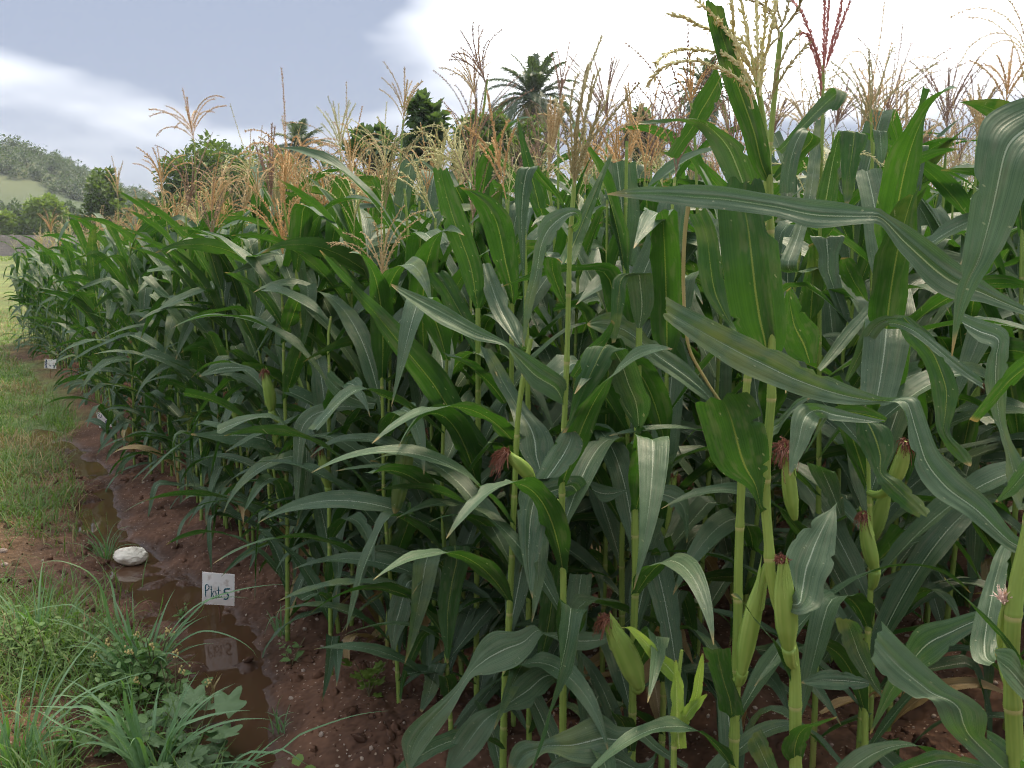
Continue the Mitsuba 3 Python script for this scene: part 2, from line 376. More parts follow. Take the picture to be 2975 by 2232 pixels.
def leaf_surface(C, Hv, N, nu, rng, fold=0.16, ruffle=0.07, pleat=0.03, torn=False, vs=None):
    """The blade as a mesh: centre line C, half-width vectors Hv, upper-side normals N."""
    n = len(C)
    hw = np.linalg.norm(Hv, axis=1)
    a = np.linspace(-1, 1, nu + 1)
    v = np.linspace(0, 1, n) if vs is None else vs
    L = np.concatenate([[0], np.cumsum(np.linalg.norm(np.diff(C, axis=0), axis=1))])
    edge = np.ones((n, 2))
    for _ in range(rng.integers(0, 6) if n > 12 else 0):                 # bites and tears at the edge
        q, sd = rng.uniform(0.2, 0.9), rng.integers(0, 2)
        edge[:, sd] -= rng.uniform(0.10, 0.42) * np.exp(-(np.abs(v - q) / rng.uniform(0.008, 0.03)) ** 3)
    aa = a[None] * (1 - (1 - np.where(a[None] < 0, edge[:, :1], edge[:, 1:])) * np.abs(a[None]) ** 3)
    w0 = max(hw.max(), 1e-4)
    f1, f2 = rng.uniform(0.85, 1.4, 2) / (w0 * 5.0)
    p1, p2, p3 = rng.uniform(0, 6.3, 3)
    rel = (hw / w0)[:, None]
    off = fold * hw[:, None] * (np.abs(a)[None] ** 1.3)
    env = np.sin(np.pi * np.clip(v, 0, 1))[:, None] ** 0.6
    left = np.sin(2 * np.pi * f1 * L + p1)[:, None]; right = np.sin(2 * np.pi * f2 * L + p2)[:, None]
    off = off + ruffle * w0 * env * rel * np.where(a[None] < 0, left, right) * np.abs(a)[None] ** 2.2
    off = off + pleat * w0 * rel * (np.sin(a[None] * 8.0 + p3 + 0.6 * np.sin(L[:, None] * 9 + p1)) * (1 - a[None] ** 2))
    off = off - 0.05 * hw[:, None] * np.exp(-(a[None] / 0.07) ** 2)
    P = C[:, None] + aa[..., None] * Hv[:, None] + N[:, None] * off[..., None]
    if torn:
        t = norm(C[-1] - C[-2]); step = np.linalg.norm(C[-1] - C[-4])
        jag = np.interp(a, np.linspace(-1, 1, 7), rng.uniform(-1, 1, 7)) * 0.16 * w0 + rng.normal(0, 0.05 * w0, nu + 1)
        for k, wgt in ((1, 1.0), (2, 0.5), (3, 0.2)):
            P[-k] += t * (jag * wgt)[:, None]
    k = leaf_no[0]; leaf_no[0] = (k + 1) % 400
    vtop = v * 0.93 if torn else v
    uv = np.stack([np.broadcast_to(k + 0.5 + 0.49 * a, (n, nu + 1)), np.broadcast_to(vtop[:, None], (n, nu + 1))], -1).reshape(-1, 2)
    q = grid_faces(n, nu + 1)
    vv = P.reshape(-1, 3)
    i = np.argmax(hw); e = P[i, -1] - P[i, 0]; g = P[min(i + 1, n - 1), nu // 2] - P[max(i - 1, 0), nu // 2]
    if np.dot(np.cross(g, e), N[i]) < 0:
        q = q[:, ::-1]
    return vv, tri(q)[:, ::-1], uv


def random_leaf(rng, base, az, length, width, th0, bend, n=18, nu=6, twist=0.0, kink=None, cut=None, wind=0.25, fold=None):
    """A blade that leaves the stalk at base towards azimuth az, th0 from the vertical, bending over by bend."""
    s = np.linspace(0, 1, n)
    sw = np.array([-0.9, -0.2])
    th = th0 + bend * s ** 1.6
    if kink:
        th = th + kink[1] * smoothstep(kink[0] - 0.04, kink[0] + 0.04, s)
    th = np.minimum(th, math.pi * 0.97 + 0.05 * np.sin(s * 9))
    azs = az + twist * 0.35 * s
    d = np.stack([np.sin(azs) * np.sin(th), np.cos(azs) * np.sin(th), np.cos(th)], -1)
    d[:, :2] += wind * s[:, None] ** 1.2 * sw
    d = norm(d)
    C = base + np.concatenate([[np.zeros(3)], np.cumsum((d[1:] + d[:-1]) / 2 * (length / (n - 1)), 0)])
    B = np.stack([np.cos(azs), -np.sin(azs), 0 * azs], -1)
    B = norm(B - d * (B * d).sum(1, keepdims=True))
    N = np.cross(B, d)
    tw = twist * s ** 1.3 + 0.35 * np.sin(s * 7 + rng.uniform(0, 6))* s
    c, sn = np.cos(tw)[:, None], np.sin(tw)[:, None]
    B, N = B * c + N * sn, N * c - B * sn
    prof = (0.30 + 0.70 * smoothstep(0, 0.22, s)) * np.clip(1 - np.clip((s - 0.42) / 0.58, 0, 1) ** 1.7, 0.02, 1)
    if cut:
        keep = s <= cut
        C, B, N, prof, s = C[keep], B[keep], N[keep], prof[keep], s[keep]
    return leaf_surface(C, B * (prof * width / 2)[:, None], N, nu, rng, fold=rng.uniform(0.08, 0.35) if fold is None else fold, ruffle=rng.uniform(0.05, 0.16), pleat=0.03, torn=bool(cut), vs=s)


SPK = (np.array([[0, 0, 0], [0.5, 0, 0.42], [0, 0.5, 0.42], [-0.5, 0, 0.42], [0, -0.5, 0.42], [0, 0, 1.0]]),
       np.array([[0, 2, 1], [0, 3, 2], [0, 4, 3], [0, 1, 4], [5, 1, 2], [5, 2, 3], [5, 3, 4], [5, 4, 1]]))


def spikelets(bag, P, rng, gap=0.006, size=0.0095, open_=0.5, per=2, start=0.0, wide=0.36, anthers=None):
    """Spikelets all along the line P."""
    L = np.concatenate([[0], np.cumsum(np.linalg.norm(np.diff(P, axis=0), axis=1))])
    at = np.arange(start * L[-1] + gap, L[-1], gap)
    if len(at) == 0:
        return
    pos = np.stack([np.interp(at, L, P[:, k]) for k in range(3)], -1)
    tg = norm(np.stack([np.interp(at, L, np.gradient(P[:, k])) for k in range(3)], -1))
    pos, tg, k = np.repeat(pos, per, 0), np.repeat(tg, per, 0), np.arange(len(at) * per)
    ang = k * (math.pi * (2 / per if per > 2 else 1)) + (k // per) * 1.25 + rng.normal(0, 0.5, len(k))
    x = norm(np.cross(np.where(np.abs(tg[:, 2:]) < 0.9, [[0, 0, 1.0]], [[1.0, 0, 0]]), tg)); y = np.cross(tg, x)
    rad = np.cos(ang)[:, None] * x + np.sin(ang)[:, None] * y
    o = np.clip(rng.normal(open_, 0.2, len(k)), 0.05, 1.2)[:, None]
    axis = norm(tg * np.cos(o) + rad * np.sin(o))
    sz = size * rng.uniform(0.75, 1.2, len(k))
    fr = frames_from(pos, axis, rng.uniform(0, 6, len(k)), sz, sz * wide)
    uv = np.repeat(np.stack([rng.uniform(0, 1, len(k)), rng.uniform(0, 1, len(k))], -1), 6, 0)
    bag.many(SPK[0], SPK[1], fr, uv)
    if anthers is not None:
        m = rng.uniform(0, 1, len(k)) < 0.35
        ax2 = norm(np.stack([rng.normal(0, 0.25, m.sum()), rng.normal(0, 0.25, m.sum()), -np.ones(m.sum())], -1))
        anthers.many(SPK[0], SPK[1], frames_from(pos[m] + axis[m] * size * 0.9, ax2, rng.uniform(0, 6, m.sum()), np.full(m.sum(), 0.007), np.full(m.sum(), 0.0018)))


def make_tassel(rng, base, axis, length, branches, spread=0.6, droop=0.6, blen=0.7, gap=0.007, size=0.0095, thick=0.0016, dense=2, stem=0.25, sides=4, lines=None, anthers=None, curve=0.1):
    """A tassel: central spike and side branches, each set with spikelets."""
    bag = Bag()
    base = np.zeros(3) if base is None else base
    axis = norm(np.asarray(axis, float))
    side = norm(np.cross(axis, [0.3, 0.9, 0.1])); oth = np.cross(axis, side)
    t = np.linspace(0, 1, 12)[:, None]
    lean = norm(rng.normal(0, 1, 3) * [1, 1, 0.2])
    spike = base + axis * length * t + lean * curve * length * t ** 2
    all_ = [(spike, stem)]
    for k in range(branches):
        f = stem * (0.25 + 0.75 * k / max(branches - 1, 1))
        start = base + axis * length * f
        phi = k * 2.4 + rng.normal(0, 0.4)
        rad = np.cos(phi) * side + np.sin(phi) * oth
        sp = spread * rng.uniform(0.6, 1.25)
        bl = length * blen * rng.uniform(0.7, 1.1)
        tt = np.linspace(0, 1, 10)
        th = sp * (0.55 + 0.6 * tt) + droop * rng.uniform(0.3, 1.3) * tt ** 2
        dirs = np.cos(th)[:, None] * axis + np.sin(th)[:, None] * rad
        dirs[:, 2] -= 0.25 * droop * tt ** 2
        Pb = start + np.concatenate([[np.zeros(3)], np.cumsum(norm(dirs)[1:] * bl / 9, 0)])
        all_.append((Pb, 0.12))
    if lines:
        all_ = [(spline(l, 14), 0.06) for l in lines]
    for P, s0 in all_:
        v, f, uv = tube(P, np.linspace(thick, thick * 0.5, len(P)), sides, caps=False)
        bag.add(v, f, np.column_stack([np.full(len(v), 0.3), uv[:, 1]]))
        spikelets(bag, P, rng, gap, size, 0.42, dense, s0, anthers=anthers)
    return bag.get()


def stalk_mesh(P, r0, r1, sides=8, inter=0.15):
    """A jointed stalk along P."""
    L = np.concatenate([[0], np.cumsum(np.linalg.norm(np.diff(P, axis=0), axis=1))])
    at = np.unique(np.concatenate([np.linspace(0, L[-1], max(8, int(L[-1] / 0.05))), np.concatenate([[k * inter + e for e in (-0.012, 0.0, 0.006)] for k in range(1, int(L[-1] / inter))]) if L[-1] > 2 * inter else [0]]))
    at = at[(at >= 0) & (at <= L[-1])]
    Q = np.stack([np.interp(at, L, P[:, k]) for k in range(3)], -1)
    fr = at / inter - np.floor(at / inter)
    near = np.minimum(fr, 1 - fr) * inter
    r = (r0 + (r1 - r0) * at / L[-1]) * (1 + 0.16 * np.exp(-(near / 0.008) ** 2) - 0.05 * np.exp(-((fr * inter - 0.03) / 0.02) ** 2))
    v, f, uv = tube(Q, r, sides)
    uv[:, 1] = (uv[:, 1] / inter + 0.02)
    return v, f, uv


def husk_mesh(base, tip, width, rng, sides=14, n=18):
    base, tip = np.asarray(base, float), np.asarray(tip, float)
    t = np.linspace(0, 1, n)
    ax = tip - base
    side = norm(np.cross(ax, [0.2, 1, 0.1]))
    P = base + t[:, None] * ax + side * (np.sin(t * np.pi) * 0.03 * np.linalg.norm(ax) * rng.uniform(-1, 1))[:, None]
    r = width / 2 * np.interp(t, [0, 0.06, 0.25, 0.45, 0.65, 0.85, 0.95, 1], [0.42, 0.62, 0.96, 1.0, 0.88, 0.52, 0.33, 0.22])
    v, f, uv = tube(P, r, sides)
    k = np.arange(len(v)) % sides
    ph = k / sides * 2 * np.pi
    rib = 1 + 0.06 * np.sin(3 * ph + 4 * uv[:, 1] / max(np.linalg.norm(ax), 1e-3)) + 0.03 * np.sin(7 * ph)
    c = np.vstack([np.repeat(P, sides, 0), P[:1], P[-1:]])
    v = c + (v - c) * rib[:, None]
    uv[:, 1] /= np.linalg.norm(ax)
    bag = Bag(); bag.add(v, f, uv)
    for j in range(3):                                            # loose husk ends round the silk
        ph = rng.uniform(0, 6.3)
        x = norm(np.cross(ax, [0.1, 0.2, 1]) + 1e-4); y = norm(np.cross(ax, x))
        rad = np.cos(ph) * x + np.sin(ph) * y
        C = base + ax * np.linspace(0.62, rng.uniform(0.98, 1.10), 7)[:, None] + rad * (width * np.interp(np.linspace(0, 1, 7), [0, 0.5, 1], [0.42, 0.30, 0.30]))[:, None]
        Hv = np.cross(norm(ax), rad) * (width * 0.30 * np.array([1, 1, 0.95, 0.8, 0.6, 0.3, 0.03]))[:, None]
        a, b, c2 = leaf_surface(C, Hv, np.tile(rad, (7, 1)), 4, rng, fold=-0.3, ruffle=0.05, pleat=0.0)
        bag.add(a, b, np.column_stack([c2[:, 0] % 1, c2[:, 1]]))
    return bag.get()


def silk_mesh(tip, axis, rng, length=0.05, radius=0.012, count=110, droop=1.0):
    length = length * 0.85; droop = droop * 1.7
    bag = Bag()
    axis = norm(np.asarray(axis, float)); x = norm(np.cross(axis, [0.31, 0.2, 0.9])); y = np.cross(axis, x)
    for k in range(count):
        ph, rr = rng.uniform(0, 6.3), radius * math.sqrt(rng.uniform(0, 1))
        rad = math.cos(ph) * x + math.sin(ph) * y
        d = norm(axis * rng.uniform(0.6, 1) + rad * rng.uniform(0.0, 0.5))
        t = np.linspace(0, 1, 5)[:, None]
        L = length * rng.uniform(0.55, 1.15)
        P = np.asarray(tip) - axis * 0.006 + rad * rr * 0.7 + d * L * t + np.array([0, 0, -1.0]) * (L * droop * rng.uniform(0.3, 1.0)) * t ** 2 + rng.normal(0, 0.05 * L, (5, 3)) * t
        v, f, uv = tube(P, np.linspace(0.0010, 0.0006, 5), 3, caps=False)
        bag.add(v, f, uv)
    return bag.get()


# ---- kinds of maize plant, built once, each leaf a mesh of its own
def make_kind(seed, low=False):
    rng = np.random.default_rng(seed)
    k = {'leaves': [], 'ears': []}
    h = 1.78
    lean = rng.normal(0, 0.035, 2)
    zz = np.linspace(-0.03, h, 14)
    path = np.stack([lean[0] * (zz / h) ** 2 * h + 0.006 * np.sin(zz * 8 + seed), lean[1] * (zz / h) ** 2 * h + 0.006 * np.cos(zz * 7 + seed), zz], -1)
    at = lambda z: np.array([np.interp(z, zz, path[:, i]) for i in range(3)])
    k['stalk'] = stalk_mesh(path, 0.0100, 0.0042, 5 if low else 8)
    k['top'] = at(h); k['dir'] = norm(path[-1] - path[-3])
    plane = rng.uniform(0, math.pi)
    nl = 12 if low else 17
    zs = 0.05 + 1.45 * np.linspace(0, 1, nl) ** 1.12 + rng.normal(0, 0.03, nl)
    for i, z in enumerate(zs):
        f = z / h
        az = plane + math.pi * (i % 2) + rng.normal(0, 0.5)
        ln = np.interp(f, [0.05, 0.3, 0.6, 0.8, 0.95], [0.54, 0.68, 0.78, 0.68, 0.48]) * rng.uniform(0.85, 1.12)
        wd = np.interp(f, [0.05, 0.3, 0.6, 0.9], [0.058, 0.080, 0.098, 0.086]) * rng.uniform(0.88, 1.12)
        th0 = np.interp(f, [0.05, 0.4, 0.95], [0.95, 0.58, 0.34]) * rng.uniform(0.45, 1.4)
        bend = np.interp(f, [0.05, 0.4, 0.8, 0.95], [1.6, 1.8, 1.35, 1.0]) * rng.uniform(0.45, 1.3)
        kink = (rng.uniform(0.32, 0.65), rng.uniform(0.9, 2.0)) if rng.uniform() < 0.45 else None
        cut = rng.uniform(0.40, 0.75) if (rng.uniform() < (0.42 if f > 0.45 else 0.25) and f > 0.2) else None
        if kink:
            bend *= 0.45
        if cut:
            bend *= 0.6
        m = random_leaf(rng, at(z), az, ln, wd, th0, bend, 9 if low else 18, 2 if low else 6, rng.normal(0, 0.7), kink, cut, rng.uniform(-0.05, 0.32))
        k['leaves'].append(m)
    if not low:
        for j in range(1):
            z = 0.78 + 0.17 * j + rng.normal(0, 0.05)
            az = plane + math.pi * j + rng.normal(0, 0.6)
            a = rng.uniform(0.22, 0.42)
            d = np.array([math.sin(az) * math.sin(a), math.cos(az) * math.sin(a), math.cos(a)])
            b = at(z) + d * 0.015
            ln = rng.uniform(0.17, 0.23)
            k['ears'].append((husk_mesh(b, b + d * ln, rng.uniform(0.036, 0.048), rng, 10, 12), silk_mesh(b + d * ln, d, rng, rng.uniform(0.03, 0.055), 0.010, 60), int(rng.integers(0, 3))))
    else:
        bag = Bag()
        for m in k['leaves']:
            bag.add(*m)
        k['all'] = bag.get()
    return k


KINDS = [make_kind(100 + i) for i in range(16)]
LOWKINDS = [make_kind(300 + i, True) for i in range(6)]
SILKS = ['silk_red', 'silk_brown', 'silk_brown']
STY = {'orange': dict(branches=9, spread=0.50, droop=0.55, blen=0.72, dense=3), 'tan': dict(branches=10, spread=0.55, droop=0.75, blen=0.75, dense=2), 'straw': dict(branches=10, spread=0.62, droop=1.0, blen=0.8, dense=2),
       'olive': dict(branches=11, spread=0.40, droop=0.3, blen=0.8, dense=2), 'purple': dict(branches=12, spread=0.55, droop=0.2, blen=0.75, dense=2), 'red': dict(branches=6, spread=0.35, droop=0.1, blen=0.8, dense=3)}
TSHAPES = {}
for ci, (c, sty) in enumerate(STY.items()):
    TSHAPES[c] = [put(f'_t{c}{i}', make_tassel(np.random.default_rng(500 + 10 * ci + i), np.zeros(3), [0.10 * (i - 1), 0.05 * (i % 2), 1], 0.30 + 0.04 * i, gap=0.0105, size=0.0105, curve=0.12, **{**sty, 'branches': sty['branches'] - 5 + 2 * i, 'droop': sty['droop'] * (0.5 + 0.6 * i)}), 'tassel_' + c, False) for i in range(5)]
    TSHAPES[c] = [scene.pop(k) for k in TSHAPES[c]]
LOWT = [scene.pop(put(f'_l{i}', make_tassel(np.random.default_rng(700 + i), np.zeros(3), [0.05, 0.02, 1], 0.32, 6, gap=0.02, size=0.018, dense=2, sides=3, spread=0.55, droop=0.5), 'tassel_tan', False)) for i in range(3)]
SHAPES_ = []
for k in KINDS:
    e = {'leaf': [scene.pop(put('_x', m, 'maize_leaf')) for m in k['leaves']], 'stalk': scene.pop(put('_x', k['stalk'], 'stalk')),
         'ear': [(scene.pop(put('_x', a, 'husk')), scene.pop(put('_x', b, SILKS[c], False)), SILKS[c]) for a, b, c in k['ears']], 'top': k['top'], 'dir': k['dir']}
    SHAPES_.append(e)


def add_part(root, name, shape, to=None, bsdf=None):
    n = taken.get((root, name), 0); taken[(root, name)] = n + 1
    key = f'{root}__{name}' + ('' if n == 0 else f'_{n:03d}')
    d = dict(shape)
    if to is not None:
        d['to_world'] = to
    if bsdf:
        d['bsdf'] = {'type': 'ref', 'id': bsdf}
    scene[key] = d
    return key


def mesh_part(root, name, m, bsdf, smooth=True):
    put('_y', m, bsdf, smooth)
    return add_part(root, name, scene.pop('_y'))


def plant(kind, x, y, rot, sc, colour=None, own_tassel=None, tilt=(0.0, 0.0), ears=True, group=None, label=None, skip=()):
    """One maize plant with its parts."""
    root = numbered('maize_plant')
    x, y, rot, sc, tilt = float(x), float(y), float(rot), float(sc), (float(tilt[0]), float(tilt[1]))
    e = SHAPES_[kind]
    M = T().translate([x, y, float(gz(x, y)) + 0.0]).rotate([1, 0, 0], tilt[0]).rotate([0, 1, 0], tilt[1]).rotate([0, 0, 1], rot).scale(sc)
    add_part(root, 'stalk', e['stalk'], M)
    for i, l in enumerate(e['leaf']):
        if i not in skip:
            add_part(root, 'leaf', l, M, 'dry_leaf' if (i == 0 and (kind + int(rot)) % 2 == 0) else None)
    if ears:
        for a, b, c in e['ear']:
            k = add_part(root, 'ear', a, M)
            add_part(k, 'silk', b, M)
    if own_tassel is not None:
        mesh_part(root, 'tassel', own_tassel, 'tassel_' + colour, False)
    elif colour:
        sh = TSHAPES[colour][(kind + int(abs(rot))) % 5]
        d = e['dir']
        add_part(root, 'tassel', sh, M @ T().translate([float(v) for v in e['top'] - 0.01 * d]))
    tag(root, label, 'maize plant', group)
    return root
# ------------------------------------------------------------------ the plants nearest the camera, leaf by leaf
CR = {1: (0, 0), 2: (1000, 0), 3: (1975, 0), 4: (0, 740), 5: (1000, 740), 6: (1975, 740), 7: (0, 1482), 8: (1000, 1482), 9: (1975, 1482)}
K = 1000 / 2212


def px(c, x, y):
    return CR[c][0] + x * K, CR[c][1] + y * K


HERO = {}


def hero(name, c, points, d, r0=0.012, r1=0.006, label=None, lean=0.0, top=None):
    """A stalk through the given points, low to high, standing on the ground."""
    root = numbered('maize_plant')
    P = [pt(*px(c, x, y), d + lean * i) for i, (x, y) in enumerate(points)]
    z0 = float(gz(P[0][0], P[0][1]))
    step = P[0] - P[1] if len(P) > 1 else np.array([0, 0, -1.0])
    step = step / max(abs(step[2]), 1e-3) * (P[0][2] - z0 + 0.03)
    foot = P[0] + step * [0.45, 0.45, 1]
    P = [foot] + P
    if top:
        P.append(P[-1] + np.array([0.01, 0.0, top - P[-1][2]]))
    P = np.array(P)
    Q = spline(P, 40)
    mesh_part(root, 'stalk', stalk_mesh(Q, r0, r1, 12, 0.145), 'stalk')
    tag(root, label, 'maize plant', 'maize plants nearest the camera')
    HERO[name] = (root, Q)
    return root


def on_stalk(name, z):
    Q = HERO[name][1]
    return np.array([np.interp(z, Q[:, 2], Q[:, i]) for i in range(3)])


def hleaf(name, c, face, d, text, bsdf='maize_leaf', dd=0.6, join=True, fold=0.12, ruffle=0.06, pleat=0.05, seed=None):
    """A traced blade: stations 'x1 y1 x2 y2' from base to tip give both edges; d the distances along it; face 1 if its upper side is seen."""
    S = np.array([[float(q) for q in s.split()] for s in text.split(',')])
    rng = np.random.default_rng(len(scene) * 7 + 1 if seed is None else seed)
    dep = np.interp(np.linspace(0, 1, len(S)), np.linspace(0, 1, len(np.atleast_1d(d))), np.atleast_1d(d))
    L = pt(*px(c, S[:, 0], S[:, 1]), dep); R = pt(*px(c, S[:, 2], S[:, 3]), dep)
    w = np.linalg.norm(R - L, axis=1)
    wp = np.maximum(np.hypot(S[:, 2] - S[:, 0], S[:, 3] - S[:, 1]), 1e-6)
    turn = (face * dd * w * (S[:, 3] - S[:, 1]) / wp * 0.5)[:, None] * np.array([0, 1.0, 0])   # the upper side looks up: its higher edge lies farther off
    L, R = L + turn, R - turn
    if join and name:
        c0 = (L[0] + R[0]) / 2
        q = on_stalk(name, c0[2] - 0.02)
        if 0.015 < np.linalg.norm(q - c0) < 0.45:
            hv = norm(R[0] - L[0]) * 0.010
            L, R = np.vstack([[q - hv], L]), np.vstack([[q + hv], R])
    A = spline(np.hstack([L, R]), max(30, 5 * len(L)))
    L, R = A[:, :3], A[:, 3:]
    C, Hv = (L + R) / 2, (R - L) / 2
    tg = norm(np.gradient(C, axis=0))
    N = np.cross(Hv, tg)
    ln = np.linalg.norm(N, axis=1)
    N = norm(N)
    k = slice(len(C) // 4, None)
    toward = (N * norm(np.array([0, 0, EYE]) - C)).sum(1)
    score = (toward * ln)[k].sum()
    if score * face < 0:
        N = -N
    ends = np.linalg.norm(Hv, axis=1)
    m = leaf_surface(C, Hv, N, 12, rng, fold=fold, ruffle=ruffle, pleat=pleat, torn=ends[-1] > 0.40 * ends.max())
    return mesh_part(HERO[name][0], 'leaf', m, bsdf)


def hear(name, base, tip, width, d, silk=None, length=0.05, count=150, husk='husk', droop=1.0, rad=0.012):
    rng = np.random.default_rng(int(base[1] * 13 + base[2]))
    b, t = pt(*px(*base), d), pt(*px(*tip), d - 0.03)
    k = mesh_part(HERO[name][0], 'ear', husk_mesh(b, t, width * 0.9, rng, 20, 26), husk)
    q = on_stalk(name, b[2] - 0.045)
    if np.linalg.norm(q - b) < 0.25:
        mesh_part(HERO[name][0], 'shank', tube(spline(np.array([q, (q + b) / 2 + [0, 0, -0.012], b + (t - b) * 0.03]), 10), np.linspace(0.007, 0.2 * width + 0.004, 10), 10), 'husk')
    if silk:
        mesh_part(k, 'silk', silk_mesh(t, t - b, rng, length * 0.85, rad * 0.7, int(count * 0.7), droop), silk, False)


def htassel(name, colour, c, lines, d, gap=0.006, size=0.0105, dense=2, anthers=False, thick=0.0016):
    """A traced tassel: its branches as lines of points."""
    rng = np.random.default_rng(int(abs(lines[0][0]) * 3 + c))
    Ls = [np.array([pt(*px(c, l[i], l[i + 1]), d + rng.normal(0, 0.02) * i / 4) for i in range(0, len(l), 2)]) for l in lines]
    an = Bag() if anthers else None
    m = make_tassel(rng, None, [0, 0, 1], 1, 0, gap=gap, size=size, dense=dense, lines=Ls, anthers=an, thick=thick, sides=5)
    k = mesh_part(HERO[name][0], 'tassel', m, 'tassel_' + colour, False)
    if anthers:
        mesh_part(k, 'anther', an.get(), 'anther', False)


def c6of9(s):                                                       # rows of crop 9 given in crop 6's numbers
    return s


hero('A', 6, [(745, 3290), (742, 2900), (738, 2600), (660, 2340), (590, 2120), (572, 1850), (552, 1640), (560, 1250), (590, 880), (590, 600), (585, 0), (580, -470), (552, -760), (500, -1100), (470, -1260)], 1.66, 0.0145, 0.0045,
     'tall maize plant with big torn upright leaf, yellow anthers and a fat green ear')
hero('B', 6, [(345, 3290), (355, 2950), (372, 2350), (378, 1950), (395, 1500), (415, 1000), (440, 760), (500, 200), (560, -500), (585, -780), (610, -1030), (650, -1430)], 1.80, 0.0120, 0.0045,
     'maize plant with yellowish stalk and broken squared-off leaf, just left of the fat ear')
hero('R', 6, [(2160, 3290), (2140, 2900), (2130, 2500), (2150, 2250), (2180, 2020), (2240, 1800), (2300, 1400), (2330, 900)], 1.36, 0.0170, 0.009,
     'maize plant at the right edge with thick pale stalk, nearest the camera')
hero('S', 3, [(2400, 3600), (2420, 2600), (2440, 1900), (2450, 1200), (2500, 600)], 1.16, 0.015, 0.008,
     'maize plant whose two long leaves reach in from the right edge')
hero('M', 5, [(1405, 3100), (1408, 2100), (1400, 1500), (1418, 1000), (1432, 640), (1440, 340), (1446, 60), (1450, -80), (1462, -240), (1475, -400), (1482, -540)], 2.05, 0.0095, 0.0045,
     'maize plant with bare pale upper stalk and dense upright olive tassel, centre of the picture')
hero('N', 5, [(1850, 3100), (1858, 2500), (1872, 2100), (1868, 1700), (1872, 1350), (1885, 1100), (1890, 800), (1896, 470)], 2.15, 0.01, 0.007,
     'maize plant with folded over top leaf and brown silked ear, second stalk right of centre')
hero('O', 3, [(890, 3600), (895, 2600), (900, 1660), (905, 1180), (915, 900), (920, 640), (922, 420)], 2.35, 0.0085, 0.0035,
     'maize plant with dark red tassel standing against the white sky')
hero('Q', 3, [(1235, 4200), (1230, 3000), (1235, 1660), (1240, 1150), (1232, 850), (1225, 700)], 2.60, 0.0085, 0.0035,
     'maize plant with olive tassel and two stiff upright spikes, right of the dark red tassel')
hero('TT', 5, [(855, 3600), (850, 2400), (858, 1400), (860, 900), (858, 345)], 2.55, 0.009, 0.0065,
     'maize plant with broad straight leaf cut square at its end, centre of the picture')
hero('UU', 5, [(1190, 3600), (1185, 2200), (1180, 950), (1172, 440), (1160, 0), (1155, -200)], 2.45, 0.0085, 0.0055,
     'maize plant with pale leaf folded down in a narrow loop, beside the olive tassel')
hero('VV', 5, [(1090, 3900), (1085, 2400), (1075, 800), (1078, 330), (1085, 60)], 2.62, 0.0085, 0.006,
     'maize plant with arched grey leaf behind the square cut leaf')
hero('WW', 4, [(1850, 2600), (1845, 1640), (1835, 1100), (1825, 800), (1822, 500), (1810, 200)], 3.30, 0.009, 0.004,
     'maize plant with yellow stalk and two red silked ears, left of centre', top=1.40)
hero('XX', 4, [(2130, 2900), (2120, 2000), (2112, 1300), (2118, 900), (2110, 500)], 2.95, 0.0088, 0.004,
     'maize plant with one brown tipped ear and long drooping leaf, left of centre', top=1.22)
hero('YY', 8, [(2120, 2050), (2118, 1650), (2125, 1350), (2150, 1050), (2170, 900)], 1.78, 0.0105, 0.0035,
     'stunted yellow-green maize plant with shredded leaves at the bottom edge')
hero('ZZ', 8, [(1010, 2400), (1020, 1660), (1030, 1200), (1060, 700), (1090, 0), (1110, -500), (1200, -1100)], 2.20, 0.0105, 0.0055,
     'maize plant whose twisted leaves reach over the bare soil at the bottom')
hero('PP', 8, [(655, 2400), (690, 1500), (660, 1000), (655, 500), (630, -80), (640, -600)], 2.45, 0.0092, 0.0042,
     'maize plant beside the bare soil with a hanging cut leaf, bottom centre', top=1.15)
hero('KK', 8, [(360, 2100), (350, 1200), (310, 600), (285, 300), (260, 0), (250, -500), (240, -900)], 2.75, 0.0092, 0.0042,
     'maize plant at the edge of the soil with yellowish drooping leaf', top=1.32)

hero('EE', 9, [(1190, 1590), (1192, 1200), (1215, 650), (1232, 430), (1225, 100), (1210, -300), (1205, -500)], 2.03, 0.0095, 0.004,
     'maize plant in the shade with one brown silked ear, between fat ear and right edge')
# plant R and S
hleaf('R', 6, 1, [1.36, 1.43, 1.50, 1.47, 1.44], '2260 1881 2240 1931,2150 1791 2100 1896,1990 1590 1800 1660,1800 1420 1600 1530,1650 1220 1490 1350,1590 1060 1440 1150,1535 940 1390 958,1400 925 1300 957,1270 910 1180 962,1060 830 950 950,850 740 700 882,600 600 420 775,300 470 150 610,0 325 -40 470,-72 285 -112 410', pleat=0.06)
hleaf('S', 3, 1, [1.15, 1.12, 1.10, 1.14, 1.2], '2440 2010 2430 2100,2212 1967 2205 2027,2000 1837 1940 1950,1800 1687 1650 1897,1650 1577 1500 1767,1500 1470 1395 1640,1340 1375 1290 1460,1290 1338 1225 1440,1180 1325 1100 1455,900 1290 850 1472,600 1250 600 1402,300 1205 300 1357,55 1188 55 1337,-200 1200 -200 1296,-467 1246 -467 1252', pleat=0.06)
hleaf('S', 3, 1, [1.10, 1.06, 1.02, 1.0], '2420 640 2480 740,2260 630 2430 860,2110 680 2360 960,1990 760 2300 1020,1925 920 2250 1080,1875 1200 2200 1260,1845 1450 2120 1480,1815 1659 2037 1659,1762 1837 1945 1790,1746 2037 1845 1985,1745 2290 1752 2290', pleat=0.05)
hleaf('R', 6, -1, [1.35, 1.42], '2400 480 2420 620,2212 620 2212 830,2100 722 2130 892,1960 920 2030 977,1858 1060 1917 1082')
